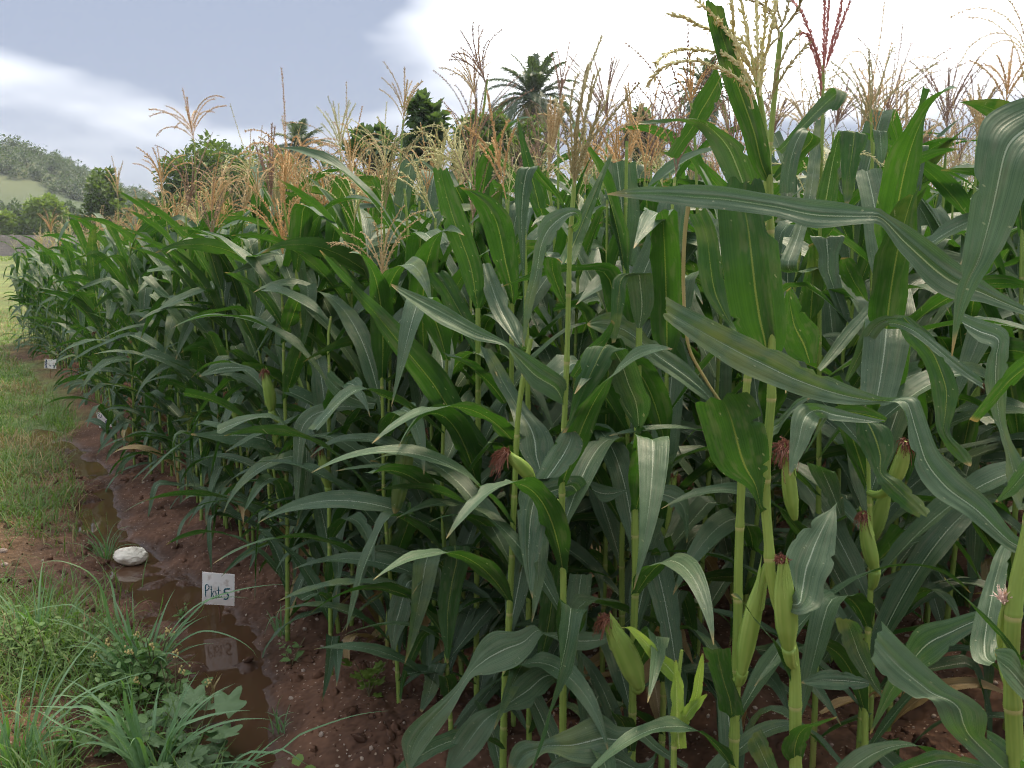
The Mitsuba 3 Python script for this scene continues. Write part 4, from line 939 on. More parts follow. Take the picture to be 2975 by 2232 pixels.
# ------------------------------------------------------------------ the field
SIGNS = [ground_pt(147, 1112)[:2], ground_pt(312, 1268)[:2]]
rngf = np.random.default_rng(42)
COLS = ['orange', 'tan', 'straw', 'olive', 'purple']
placed = [HERO[k][1][0][:2] for k in HERO]
FEATURES = [  # base x, base y, tip x, tip y (photograph), distance, colour, branches, label
    (565, 416, 533, 260, 5.25, 'orange', dict(branches=12, spread=0.85, droop=0.9, blen=0.95, curve=0.05), 'tallest orange tasselled maize plant with arching tassel branches, against grey cloud'),
    (343, 579, 337, 457, 7.2, 'tan', dict(branches=6, spread=0.5, droop=0.1, blen=0.7), 'maize plant with one stiff brown spike rising beside the far dark tree'),
    (791, 624, 777, 380, 4.4, 'purple', dict(branches=8, spread=0.22, droop=0.1, blen=0.75, dense=3), 'maize plant with brown tassel of upright parallel spikes in front of the round green tree'),
    (990, 452, 980, 298, 5.2, 'straw', dict(branches=12, spread=0.5, droop=0.2, blen=0.85), 'maize plant with fine pale open tassel right of the small palm'),
    (830, 740, 840, 535, 3.7, 'orange', dict(branches=8, spread=0.4, droop=0.1, blen=0.8, dense=4), 'maize plant with thick low orange tassel below the small palm'),
    (950, 640, 936, 470, 4.2, 'orange', dict(branches=14, spread=0.7, droop=0.9, blen=0.9, dense=3), 'maize plant with bushy orange tassel below the pale open tassel'),
    (1072, 633, 1059, 457, 3.8, 'orange', dict(branches=13, spread=0.75, droop=0.6, blen=0.9, dense=3), 'maize plant with wide bushy orange tassel and one thick spike'),
    (1172, 362, 1179, 199, 5.2, 'tan', dict(branches=12, spread=0.55, droop=0.4, blen=0.85), 'maize plant with fine tan tassel in front of the dark broad-leaved tree'),
    (1416, 253, 1346, 81, 4.5, 'purple', dict(branches=10, spread=0.5, droop=0.7, blen=0.8, curve=0.25), 'maize plant with tallest leaning tassel left of the large palm'),
    (1384, 298, 1357, 145, 5.0, 'tan', dict(branches=10, spread=0.6, droop=0.5, blen=0.8), 'maize plant with thin tan tassel just behind the leaning tassel'),
    (1470, 579, 1414, 271, 2.95, 'orange', dict(branches=5, spread=0.35, droop=0.3, blen=0.55, dense=4, curve=0.08), 'maize plant with one long thick rust orange spike leaning left'),
    (1590, 520, 1615, 316, 3.0, 'tan', dict(branches=12, spread=0.14, droop=0.05, blen=0.9, dense=3), 'maize plant with dense tan tassel closed like a broom, under the large palm'),
    (1624, 316, 1646, 122, 4.5, 'purple', dict(branches=6, spread=0.4, droop=0.1, blen=0.6), 'maize plant with one dark thin spike right of the large palm'),
    (1832, 497, 1850, 244, 3.4, 'tan', dict(branches=6, spread=0.25, droop=0.2, blen=0.7, dense=3), 'maize plant with tan tassel with one thick straight spike, right of the olive tassel'),
    (1813, 588, 1787, 384, 3.1, 'orange', dict(branches=10, spread=0.5, droop=0.4, blen=1.0, dense=3), 'maize plant with orange brown tassel of spread spikes left of the big torn leaf'),
    (1768, 371, 1741, 158, 4.5, 'purple', dict(branches=14, spread=0.55, droop=0.05, blen=0.9), 'maize plant with wide purple fan tassel against the grey sky'),
    (1275, 540, 1290, 380, 3.4, 'straw', dict(branches=8, spread=0.35, droop=0.5, blen=0.9), 'maize plant with yellow green tassel above the square cut leaf'),
    (1375, 540, 1250, 360, 3.1, 'straw', dict(branches=9, spread=0.4, droop=0.9, blen=0.9, curve=0.2), 'maize plant with nodding straw tassel bent to the left'),
    (1265, 640, 1190, 460, 2.9, 'straw', dict(branches=4, spread=0.3, droop=0.5, blen=0.8), 'maize plant with thin straw tassel leaning left beside the square cut leaf'),
    (2750, 389, 2762, 185, 4.2, 'purple', dict(branches=14, spread=0.6, droop=0.05, blen=0.95), 'maize plant with fine open grey-purple tassel, upper right'),
    (2838, 400, 2829, 217, 4.6, 'purple', dict(branches=8, spread=0.6, droop=0.2, blen=0.8), 'maize plant with dark thin tassel spike, upper right'),
    (2920, 316, 2947, 136, 3.3, 'orange', dict(branches=7, spread=0.6, droop=0.3, blen=0.9, dense=3), 'maize plant with thick orange spike by the upper right edge'),
    (2612, 633, 2653, 276, 2.75, 'tan', dict(branches=3, spread=0.3, droop=0.5, blen=0.6, dense=3), 'maize plant with one very long brown tassel spike, right'),
    (2843, 434, 2861, 249, 3.1, 'tan', dict(branches=8, spread=0.35, droop=0.4, blen=0.8, dense=3), 'maize plant with tan tassel of close spikes, upper right'),
    (2690, 511, 2694, 353, 4.1, 'purple', dict(branches=8, spread=0.4, droop=0.2, blen=0.7, dense=3), 'maize plant with short purple brown tassel, right'),
    (2422, 384, 2468, 253, 4.6, 'purple', dict(branches=14, spread=0.6, droop=0.1, blen=0.9), 'maize plant with dark purple fan tassel right of the red tassel'),
    (2246, 407, 2264, 271, 4.0, 'purple', dict(branches=12, spread=0.55, droop=0.2, blen=1.0), 'maize plant with dull purple tassel behind the yellow anthers'),
    (2007, 325, 2009, 181, 3.6, 'orange', dict(branches=7, spread=0.5, droop=0.4, blen=0.9, dense=3), 'maize plant with orange tassel left of the big upright blade'),
    (1700, 560, 1712, 300, 3.3, 'tan', dict(branches=12, spread=0.5, droop=0.8, blen=0.9), 'maize plant with loose tan tassel behind the olive tassel'),
    (640, 600, 640, 480, 5.0, 'tan', dict(branches=12, spread=0.6, droop=0.7, blen=1.0), 'maize plant with loose tan tassel below the tallest orange tassel'),
    (470, 560, 470, 430, 6.0, 'orange', dict(branches=12, spread=0.7, droop=0.6, blen=1.0), 'maize plant with wide orange tassel left of the tallest orange tassel'),
    (150, 690, 140, 610, 12.0, 'orange', dict(branches=10, spread=0.5, droop=0.6, blen=0.9), 'last orange tasselled maize plant in front of the far wall'),
]
for i, (bx, by, tx, ty, d, col, sty, lab) in enumerate(FEATURES):
    b, t = pt(bx, by, d), pt(tx, ty, d + 0.02)
    placed.append(b[:2])
    z0 = float(gz(b[0], b[1]))
    k = (3 * i) % len(KINDS)
    sc = (b[2] - z0) / KINDS[k]['top'][2]
    rg = np.random.default_rng(900 + i)
    tas = make_tassel(rg, b, t - b, np.linalg.norm(t - b), gap=0.0075, size=0.0125, stem=0.3, thick=0.0018, **sty)
    rot = float(rg.uniform(-50, 50))
    tp = Rotation.from_euler('z', rot, degrees=True).apply(KINDS[k]['top']) * sc
    plant(k, b[0] - tp[0], b[1] - tp[1], rot, sc, col, tas, ears=True, skip=(16, 15, 14, 13, 12) if sc > 1.02 else (16, 15), group='maize plants with a tassel that stands out', label=lab)

cand = []
for row in [0, 0.5] + list(range(1, 19)):
    s0 = 0.60 * row - 0.03 if row else -0.02
    for t_ in np.arange(-1.5, 15.5, 0.14 if row == 0 else 0.165):
        s = s0 + rngf.normal(0, 0.045); t = t_ + rngf.normal(0, 0.05)
        x, y = xy(s, t)
        az = math.degrees(math.atan2(x, y)); dist = math.hypot(x, y)
        u = rngf.uniform(0, 1, 8)
        if y < 0.3 or az > 42 or az < -40:
            continue
        if (row == 0 and y < 2.72) or (row == 0.5 and (y > 5.0 or y < 2.0)):
            continue
        if row == 0:
            s += -0.07 * float(smoothstep(4.5, 6.0, t)) + 0.14 * float(smoothstep(7.5, 11.0, t)); x, y = xy(s, t)
            if min(np.hypot(x - q[0], y - q[1]) for q in SIGNS) < 0.42:
                s += 0.30; x, y = xy(s, t)
        if dist < 2.1 or (az > 3 and dist < 2.35) or u[0] < 0.03:
            continue
        if min(np.hypot(q[0] - x, q[1] - y) for q in placed) < (0.10 if row == 0 else 0.15):
            continue
        cand.append((dist, row, t, x, y, az, u))
cand.sort(key=lambda c: c[0] + (0.0 if abs(c[5]) < 31 else 100))
ORD = ['outermost', 'second', 'third', 'fourth', 'fifth', 'sixth', 'seventh', 'eighth', 'ninth', 'tenth', 'eleventh', 'twelfth']
single = 300 - taken['maize_plant']
n_single, stuff, singles = 0, [], []
DIRW = {'orange': 'orange', 'tan': 'tan', 'straw': 'straw yellow', 'olive': 'olive green', 'purple': 'brownish purple'}
for dist, row, t, x, y, az, u in cand:
    p = [0.36, 0.74, 0.88, 0.94, 1.0] if az < -3 else [0.20, 0.45, 0.62, 0.80, 1.0]
    col = COLS[int(np.searchsorted(p, u[1]))]
    base = [0.83, 0.88, 0.93, 0.97][min(int(row + 0.5), 3)] - 0.11 * float(smoothstep(6, 12, t))
    sc = base * (0.93 + 0.13 * u[2])
    if n_single >= single or abs(az) > 31:
        stuff.append((x, y, u, sc)); continue
    n_single += 1
    rot = float(-50 + 100 * u[3]) + (180 if u[6] < 0.3 else 0)
    bare = u[5] >= 0.76
    r_ = plant(int(u[4] * len(KINDS)), x, y, rot, sc, None if bare else col, tilt=(4 * (u[6] - 0.5) * 2, 4 * (u[7] - 0.5) * 2), ears=dist < 9 and u[7] < 0.5)
    singles.append((row, t, r_, 'maize plant without a tassel' if bare else f'{DIRW[col]} tasselled maize plant'))
count = {}
for row, t, r_, what in sorted(singles, key=lambda q: q[1]):
    rn = 'between rows one and two' if row == 0.5 else f'of the {ORD[int(row)]} row'
    count[rn] = n_ = count.get(rn, 0) + 1
    nth = f'{n_}{"th" if 10 < n_ % 100 < 14 else {1: "st", 2: "nd", 3: "rd"}.get(n_ % 10, "th")}'
    tag(r_, f'{what}, {nth} from the near end {rn}', 'maize plant', 'maize plants ' + rn)
for i, k in enumerate(LOWKINDS):
    put('_a', k['all'], 'maize_leaf'); put('_b', k['stalk'], 'stalk')
    tas = dict(LOWT[i % 3]); top = k['top']
    tas['to_world'] = T().translate([float(v) for v in top])
    tas['bsdf'] = {'type': 'ref', 'id': 'tassel_' + ['tan', 'tan', 'purple', 'straw', 'olive', 'orange'][i]}
    scene[f'maize_kind_{i}'] = {'type': 'shapegroup', 'leaf': scene.pop('_a'), 'stalk': scene.pop('_b'), **({'tassel': tas} if i % 2 else {})}
for i, (x, y, u, sc) in enumerate(stuff):
    scene[f'maize_crop__{i + 1:03d}'] = {'type': 'instance', 'group': {'type': 'ref', 'id': f'maize_kind_{int(u[4] * 6)}'},
                                         'to_world': T().translate([float(x), float(y), float(gz(x, y))]).rotate([0, 0, 1], float(-60 + 120 * u[3])).scale(float(sc))}
tag('maize_crop', 'dense mass of maize plants filling the inner rows of the field', 'maize crop', kind='stuff')
# ------------------------------------------------------------------ plot signs, stones
def sign(corners, stake, d, strokes, ink, label, tilt=0.0, width=0.0016):
    root = numbered('plot_sign')
    C = np.array([pt(x, y, d + tilt * i / 3) for i, (x, y) in enumerate(corners)])         # top left, top right, bottom right, bottom left
    n = norm(np.cross(C[1] - C[0], C[3] - C[0])); n = n if n[1] < 0 else -n
    G = np.linspace(0, 1, 9)
    u, v = np.meshgrid(G, G, indexing='ij')
    P = ((1 - u) * (1 - v))[..., None] * C[0] + (u * (1 - v))[..., None] * C[1] + (u * v)[..., None] * C[2] + ((1 - u) * v)[..., None] * C[3]
    P = P + n * (0.003 * np.sin(u * 3.0) * np.cos(v * 2.0))[..., None]
    q = grid_faces(9, 9)
    f1, b1 = P.reshape(-1, 3) + n * 0.002, P.reshape(-1, 3) - n * 0.002
    rim = [i * 9 for i in range(9)] + [8 * 9 + j for j in range(1, 9)] + [i * 9 + 8 for i in range(7, -1, -1)] + [j for j in range(7, 0, -1)]
    side = np.array([[a, b, b + 81, a + 81] for a, b in zip(rim, rim[1:] + rim[:1])])
    board = trimesh.Trimesh(np.vstack([f1, b1]), np.vstack([tri(q), tri(q)[:, ::-1] + 81, tri(side)]), process=False)
    board.fix_normals()
    scene[f'{root}__board'] = mikit.ply(board, 'sign_board', 30)
    for i, (w, line) in enumerate(strokes):
        L = np.array(line, float).reshape(-1, 2)
        L = spline(np.column_stack([L, np.zeros(len(L))]), max(8, 5 * len(L)))[:, :2] if len(L) > 2 else L
        a, b = L[:, :1], L[:, 1:]
        Q = (1 - a) * (1 - b) * C[0] + a * (1 - b) * C[1] + a * b * C[2] + (1 - a) * b * C[3] + n * (0.003 * np.sin(a * 3.0) * np.cos(b * 2.0) + 0.0018)
        mesh_part(root, 'letter_stroke', tube(Q, width * w * 1.15, 6), ink)
    top = (C[2] + C[3]) / 2 * 0.97 + (C[0] + C[1]) / 2 * 0.03 - n * 0.004
    top2 = (C[2] + C[3]) * 0.2 + (C[0] + C[1]) * 0.3 - n * 0.004
    g = np.asarray(stake, float)
    mesh_part(root, 'stake', tube(np.array([g - [0, 0, 0.06], (g + top) / 2 + [0.002, 0, 0], top, top2]), 0.0027, 6), 'wire')
    tag(root, label, 'sign')


g = ground_pt(640, 1806)
sign([(588, 1661.6), (682, 1668.8), (681.4, 1761), (587, 1754.5)], g, g[1], [
    (1.1, (.105, .41, .112, .76)), (1.1, (.10, .42, .17, .38, .22, .45, .18, .54, .115, .58)), (1.1, (.285, .41, .292, .76)),
    (1.0, (.39, .56, .345, .60, .34, .70, .385, .75, .43, .70, .425, .60, .39, .56)), (1.1, (.505, .42, .515, .76)), (.8, (.45, .545, .58, .535)),
    (2.2, (.592, .73, .604, .74)), (1.9, (.86, .46, .775, .465, .70, .48)), (1.7, (.70, .48, .695, .60, .705, .615)), (1.7, (.705, .605, .77, .595, .805, .65, .795, .75, .74, .795, .675, .78))],
    'ink_teal', 'white plot sign handwritten Plot 5 in teal, standing over the muddy puddle', 0.0)
g2 = ground_pt(147, 1112)
sign([(130, 1043), (164, 1045), (163, 1072), (129.4, 1070)], g2, g2[1], [
    (3.5, (.16, .05, .13, .4, .15, .95)), (1.3, (.42, .66, .56, .66)), (1.3, (.48, .66, .49, .80)), (1.6, (.86, .62, .78, .60, .75, .72, .84, .76, .88, .66, .87, .86, .76, .92))],
    'ink_blue', 'small white plot sign at the far end of the first row, beside yellowing grass', 0.0, 0.0018)
g3 = ground_pt(312, 1268)
sign([(280.3, 1199), (332, 1192), (337, 1237), (289, 1245.5)], g3, g3[1], [
    (1.2, (.14, .12, .12, .28, .22, .32, .27, .14)), (1.2, (.44, .12, .46, .3)), (1.2, (.62, .12, .70, .2, .66, .3)), (1.3, (.42, .56, .44, .82)), (1.3, (.54, .56, .45, .68, .56, .80)), (1.4, (.66, .58, .76, .54, .80, .62, .68, .80, .82, .79))],
    'ink_blue', 'tilted white plot sign half hidden under maize leaves beside the wet furrow', 0.02, 0.0017)


def rock(x, y, size, seed, label, mat='white_stone', sink=0.25, flat=(1, 0.72, 0.62), rot=0.0):
    root = numbered('stone')
    m = trimesh.creation.icosphere(5 if size > 0.05 else 3)
    v = np.array(m.vertices)
    r = 1 + 0.38 * (meshkit.fbm(v * 1.6 + seed, 4, seed) - 0.5) + 0.10 * (meshkit.fbm(v * 6 + seed, 3, seed + 1) - 0.5)
    v = v * r[:, None] * np.array(flat) * size / 2
    c, s = math.cos(rot), math.sin(rot)
    v = v @ np.array([[c, s, 0], [-s, c, 0], [0, 0, 1]])
    v += [x, y, float(gz(x, y)) + size * flat[2] / 2 * (1 - 2 * sink)]
    scene[root] = mikit.ply((v, np.array(m.faces)), mat, True)
    tag(root, label, 'stone')


p = ground_pt(373, 1634, 0.02)
rock(p[0], p[1] + 0.03, 0.145, 4, 'white pitted stone lying at the edge of the furrow', sink=0.10, flat=(1, 0.62, 0.58), rot=0.25)
p = ground_pt(8, 1602, 0.08); rock(p[0], p[1], 0.045, 7, 'small pale stone on bare soil at the left edge', 'pebble_stone')
p = ground_pt(15, 1648, 0.08); rock(p[0], p[1], 0.03, 9, 'tiny pale stone just below the small stone at the left edge', 'pebble_stone')
p = ground_pt(562, 2118, 0.05); rock(p[0], p[1], 0.05, 12, 'flat buff stone under the lobed weed leaves', 'white_stone', flat=(1, 0.7, 0.3))

# ------------------------------------------------------------------ grass, weeds, pebbles
def blades(bag, base, az, length, width, lean, bend, n=4):
    """Many grass blades at once."""
    k = len(base); s = np.linspace(0, 1, n)
    th = lean[:, None] + bend[:, None] * s[None] ** 1.4
    d = np.stack([np.sin(az)[:, None] * np.sin(th), np.cos(az)[:, None] * np.sin(th), np.cos(th)], -1)
    C = base[:, None] + np.concatenate([np.zeros((k, 1, 3)), np.cumsum(d[:, 1:] * (length / (n - 1))[:, None, None], 1)], 1)
    B = np.stack([np.cos(az), -np.sin(az), 0 * az], -1)[:, None]
    w = (width[:, None] / 2 * np.interp(s, [0, 0.3, 0.7, 1], [0.7, 1, 0.7, 0.04])[None])[..., None]
    v = np.stack([C - B * w, C + B * w], 2).reshape(k, 2 * n, 3)
    f = []
    for i in range(n - 1):
        a = 2 * i; f += [[a, a + 1, a + 3], [a, a + 3, a + 2]]
    f = np.array(f)
    r = np.random.default_rng(k).uniform(0, 1, k)
    uv = np.stack([np.repeat(r, 2 * n), np.tile(np.repeat(s, 2), k)], -1)
    bag.add(v.reshape(-1, 3), (f[None] + (np.arange(k) * 2 * n)[:, None, None]).reshape(-1, 3), uv)


rg = np.random.default_rng(5)
bareP = ground_pt(170, 1650, 0.05)[:2]


def scatter(n, r0, r1, a0, a1, power=1.0):
    r = r0 * (r1 / r0) ** (rg.uniform(0, 1, n) ** power); a = np.radians(rg.uniform(a0, a1, n))
    return r * np.sin(a), r * np.cos(a)


x, y = scatter(260000, 1.9, 22, -37, -4)
s, t = st(x, y)
pn = np.stack([x, y, 0 * x], -1)
dens = smoothstep(0.42, 0.60, meshkit.fbm(pn * 1.5, 3, 31)) * 0.55 + 0.45 * smoothstep(0.45, 0.6, meshkit.fbm(pn * 6, 2, 33))
dens *= smoothstep(-0.52 - 0.12 * (t < 4.6) + 0.30 * smoothstep(7.5, 9, t), -0.66 - 0.28 * (t < 4.6) + 0.30 * smoothstep(7.5, 9, t), s)
dens *= 1 - 0.93 * np.exp(-(np.hypot((x - bareP[0]) / 0.75, (y - bareP[1]) / 0.55)) ** 4)
near = smoothstep(3.3, 2.6, y)
dens = np.clip(dens * (0.75 - 0.42 * near) + 0.28 * smoothstep(5.5, 8.0, t) * (s < -0.55 + 0.3 * smoothstep(7.5, 9, t)), 0, 1)
dens = np.where(s > -0.1, 0.015, dens)
dens = np.where((t > 15) & (s < 4), 0.6, dens)
z = gz(x, y)
keep = (rg.uniform(0, 1, len(x)) < dens) & (z > 0.004)
x, y, z, near, t = x[keep], y[keep], z[keep], near[keep], t[keep]
k = len(x)
far = smoothstep(5, 14, y)
ln = (0.06 + 0.13 * rg.uniform(0, 1, k) ** 2 + 0.10 * near * rg.uniform(0, 1, k)) * (1 - 0.35 * far)
base = np.stack([x, y, z - 0.005], -1)
green = meshkit.fbm(np.stack([x, y, 0 * x], -1) * 1.1, 2, 40) + rg.normal(0, 0.12, k) < 0.68
for nm, sel, mat, lab in (('grass', green, 'grass_blade', 'green grass tufts covering the path left of the wet furrow'), ('dead_grass', ~green, 'dry_grass', 'dry straw coloured grass between the green tufts on the path')):
    bag = Bag()
    m = sel.sum()
    blades(bag, base[sel], rg.uniform(0, 6.3, m), ln[sel], (0.0028 + 0.0032 * rg.uniform(0, 1, m)) * (1 + 0.8 * far[sel]), rg.uniform(0.05, 0.7, m), rg.uniform(0.2, 1.5, m), 4)
    put(nm, bag.get(), mat, False)
    tag(nm, lab, 'grass', kind='stuff')

x, y = scatter(9000, 60, 92, -40, 2)
bag = Bag()
blades(bag, np.stack([x, y, gz(x, y)], -1), rg.uniform(0, 6.3, len(x)), rg.uniform(0.15, 0.55, len(x)) * smoothstep(60, 80, y), rg.uniform(0.05, 0.12, len(x)), rg.uniform(0, 0.6, len(x)), rg.uniform(0.1, 0.9, len(x)), 3)
put('far_scrub', bag.get(), 'bright_leaf', False)
tag('far_scrub', 'low green scrub along the foot of the far wall', 'scrub', kind='stuff')

LEAF = (np.array([[0, 0, 0], [-0.42, 0.30, 0.10], [0.42, 0.30, 0.10], [0, 0.34, 0], [-0.34, 0.66, 0.06], [0.34, 0.66, 0.06], [0, 0.7, -0.02], [0, 1.0, -0.12]]),
        np.array([[0, 3, 1], [0, 2, 3], [1, 3, 6], [1, 6, 4], [3, 2, 5], [3, 5, 6], [4, 6, 7], [6, 5, 7]]))


def leaf_frames(pos, d, size, wid, rng):
    """Leaves at pos growing along d, upper side up."""
    d = norm(d)
    x = norm(np.cross(d, [[0, 0, 1.0]]) + 1e-6 + rng.normal(0, 0.25, d.shape)); x = norm(x - d * (x * d).sum(1, keepdims=True)); n = np.cross(x, d)
    return np.stack([x * (size * wid)[:, None], d * size[:, None], n * size[:, None], pos], -1)


x, y = scatter(60000, 1.9, 7.5, -38, 4)
s, t = st(x, y)
pn = np.stack([x, y, 0 * x], -1)
dens = smoothstep(0.48, 0.62, meshkit.fbm(pn * 1.9 + 3, 3, 51)) * smoothstep(-0.6, -0.9, s) * (0.25 + 0.75 * smoothstep(3.2, 2.7, y))
dens *= 1 - np.exp(-(np.hypot((x - bareP[0]) / 0.75, (y - bareP[1]) / 0.5)) ** 4)
dens = np.where(s > 0, 0.004, dens)
z = gz(x, y)
keep = (rg.uniform(0, 1, len(x)) < dens * 0.35) & (z > 0.01)
x, y, z = x[keep], y[keep], z[keep]; k = len(x)
bag = Bag()
hh = rg.uniform(0.01, 0.13, k) * smoothstep(4.5, 2.5, y)
a = rg.uniform(0, 6.3, k)
bag.many(LEAF[0], LEAF[1], leaf_frames(np.stack([x, y, z + hh], -1), np.stack([np.cos(a), np.sin(a), rg.uniform(-0.3, 0.8, k)], -1), rg.uniform(0.012, 0.042, k), rg.uniform(0.6, 1.1, k), rg), np.repeat(np.stack([rg.uniform(0, 1, k), 0 * x], -1), 8, 0))
put('ground_weeds', bag.get(), 'weed_leaf', True)
tag('ground_weeds', 'low tangle of small leaved weeds at the bottom left', 'weeds', kind='stuff')

x, y = scatter(3600, 1.9, 9, -34, 30)
z = gz(x, y); keep = z > 0.012
s_, _ = st(x, y)
x, y, z = x[keep], y[keep], z[keep]; k = len(x)
ico = trimesh.creation.icosphere(1)
bag = Bag()
sz = 0.0018 + 0.0065 * rg.uniform(0, 1, k) ** 4
bag.many(np.array(ico.vertices), np.array(ico.faces), frames_from(np.stack([x, y, z + sz * 0.2], -1), norm(rg.normal(0, 1, (k, 3))), rg.uniform(0, 6, k), sz * 1.2, sz, sz * 0.8))
put('gravel', bag.get(), 'pebble_stone', True)
tag('gravel', 'pale grit and small stones strewn over the brown soil', 'gravel', kind='stuff')
x, y = scatter(5200, 1.9, 8, -34, 28)
z = gz(x, y); keep = z > 0.02
x, y, z = x[keep], y[keep], z[keep]; k = len(x)
ico = trimesh.creation.icosphere(1); vv = np.array(ico.vertices); vv = vv * (1 + 1.3 * (meshkit.fbm(vv * 2.4, 3, 4) - 0.5))[:, None]
bag = Bag()
sz = 0.003 + 0.024 * rg.uniform(0, 1, k) ** 5
bag.many(vv, np.array(ico.faces), frames_from(np.stack([x, y, z], -1), norm(rg.normal(0, 1, (k, 3))), rg.uniform(0, 6, k), sz * 0.8, sz * 1.2, sz * 0.6))
put('soil_clods', bag.get(), 'soil', True)
tag('soil_clods', 'crumbled clods of brown soil on the field edge', 'soil', kind='stuff')


def strip(bag, P, width, n=14, rng=None, droop=0.0):
    """One arching grass blade through points P, with a shallow keel."""
    P = spline(P, n); s = np.linspace(0, 1, n)
    tg = norm(np.gradient(P, axis=0))
    B = norm(np.cross(tg, [0, -0.35, 1.0]) + 1e-6)
    N = np.cross(B, tg)
    w = (width / 2 * np.interp(s, [0, 0.25, 0.6, 1], [0.55, 1, 0.85, 0.03]))[:, None]
    v = np.stack([P - B * w + N * w * 0.35, P, P + B * w + N * w * 0.35], 1).reshape(-1, 3)
    r = float(np.random.default_rng(int(abs(P[0, 0]) * 1e6) % 99991).uniform())
    bag.add(v, tri(grid_faces(n, 3)), np.column_stack([np.full(3 * n, r), np.repeat(s, 3)]))


def clump(c, lines, gpx, label, extra=10, width=0.012, spread=0.07, length=0.28, seed=0, mat='clump_blade'):
    """A grass clump standing at photograph position gpx: traced blades and more in between."""
    root = numbered('grass_clump')
    rng = np.random.default_rng(seed)
    g = ground_pt(*px(c, *gpx), 0.05); d = g[1]; g[2] = float(gz(g[0], g[1]))
    for l in lines:
        P = [pt(*px(c, l[i], l[i + 1]), d + rng.normal(0, 0.02) - 0.02 * (i / 2)) for i in range(0, len(l), 2)]
        foot = g + np.append(rng.normal(0, 0.015, 2), 0)
        if np.linalg.norm(P[0] - foot) > 0.03:
            P = [foot] + P
        b = Bag(); strip(b, np.array(P), width * rng.uniform(0.8, 1.25), 22)
        mesh_part(root, 'blade', b.get(), mat)
    for i in range(extra):
        a = rng.uniform(0, 6.3); ln = length * rng.uniform(0.5, 1.2); o = rng.uniform(0.15, 0.9)
        t_ = np.linspace(0, 1, 6)[:, None]
        rad = np.array([math.cos(a), math.sin(a), 0])
        P = g + rad * rng.uniform(0, spread) * 0.4 + rad * ln * o * t_ ** 1.4 + np.array([0, 0, 1]) * ln * (0.95 * t_ - 0.55 * o * t_ ** 2.4)
        b = Bag(); strip(b, P, width * rng.uniform(0.5, 1.0), 12)
        mesh_part(root, 'blade', b.get(), mat)
    tag(root, label, 'grass')


clump(7, [(890, 980, 760, 700, 690, 420, 600, 290, 505, 330), (900, 960, 985, 780, 1050, 530), (1030, 960, 1150, 780, 1290, 620, 1480, 530, 1850, 475), (1000, 960, 1120, 760, 1290, 600, 1450, 560, 1600, 568), (1020, 980, 1150, 860, 1280, 785, 1430, 795, 1600, 880, 1655, 950),
           (880, 940, 830, 760, 815, 540), (860, 940, 740, 800, 600, 430, 420, 335, 215, 360), (870, 930, 900, 740, 945, 665), (900, 930, 870, 820, 790, 800), (760, 1010, 640, 880, 500, 840), (700, 990, 600, 900, 480, 870, 415, 970), (850, 900, 860, 700, 850, 500), (970, 960, 960, 850, 1000, 720, 1060, 640),
           (1040, 940, 1160, 760, 1250, 700, 1310, 610)],
      (930, 1150), 'tall grass clump with long arching blades in front of the white sign', 26, 0.011, 0.12, 0.36, 3)
clump(7, [(1050, 1640, 1130, 1430, 1290, 1250, 1440, 1180), (1060, 1620, 1180, 1380, 1400, 1310, 1610, 1290), (860, 1640, 740, 1400, 600, 1290, 420, 1270, 140, 1265), (880, 1560, 760, 1330, 620, 1220, 430, 1195, 250, 1250), (850, 1400, 800, 1160, 770, 1090), (845, 1400, 850, 1180, 830, 990),
          (900, 1650, 780, 1560, 620, 1500, 420, 1560), (960, 1650, 940, 1560, 985, 1470), (880, 1640, 760, 1560, 600, 1485), (1000, 1660, 900, 1500, 720, 1460)],
      (960, 1720), 'grass clump with wide arching blades at the bottom edge beside the water', 22, 0.012, 0.12, 0.34, 4)
clump(7, [(1470, 1680, 1600, 1560, 1780, 1560, 1960, 1430, 2212, 1340, 2500, 1290), (1480, 1690, 1650, 1600, 1800, 1540, 1900, 1590, 2010, 1659), (1500, 1700, 1640, 1560, 1690, 1500), (1560, 1700, 1720, 1520, 1830, 1440), (1660, 1700, 1640, 1640, 1540, 1620, 1300, 1650)],
      (1560, 1760), 'long thin grass blades leaning over the soil at the bottom edge', 8, 0.010, 0.08, 0.2, 5)
clump(7, [(90, 1700, 60, 1450, 40, 1320), (80, 1700, 100, 1500, 110, 1340), (60, 1700, 20, 1400, 80, 1250, 110, 1190), (150, 1660, 155, 1450, 150, 1330), (300, 1640, 220, 1400, 120, 1310, -30, 1310), (480, 1530, 400, 1390, 260, 1300, 130, 1265)],
      (100, 1780), 'upright grass clump in the bottom left corner', 30, 0.010, 0.16, 0.36, 6)
clump(7, [(-40, 800, 60, 790, 200, 820), (330, 780, 200, 700, 100, 660, 0, 740), (560, 690, 460, 610, 330, 620, 200, 650, 60, 730)], (250, 900), 'sprawling pale grass clump at the left edge', 34, 0.008, 0.2, 0.34, 7)
clump(7, [(680, 230, 620, 100, 580, 0), (690, 220, 720, 120, 790, 60), (660, 240, 560, 120, 480, 90), (700, 230, 760, 130, 850, 110), (690, 210, 690, 90, 680, 0)], (680, 250), 'fine leaved grass clump behind the white stone at the edge of the water', 22, 0.007, 0.10, 0.20, 8)
clump(7, [(1360, 1130, 1340, 1080, 1280, 1050), (1370, 1130, 1390, 1070, 1400, 1040), (1380, 1130, 1410, 1080, 1430, 1050)], (1360, 1150), 'stubble tuft on a mud lump standing in the puddle', 14, 0.006, 0.05, 0.06, 9, 'dry_grass')
clump(7, [(1860, 900, 1830, 1000), (1760, 690, 1700, 800), (1800, 640, 1900, 600)], (1800, 760), 'thin grass tuft on the soil below the first maize plants', 12, 0.007, 0.08, 0.12, 10)
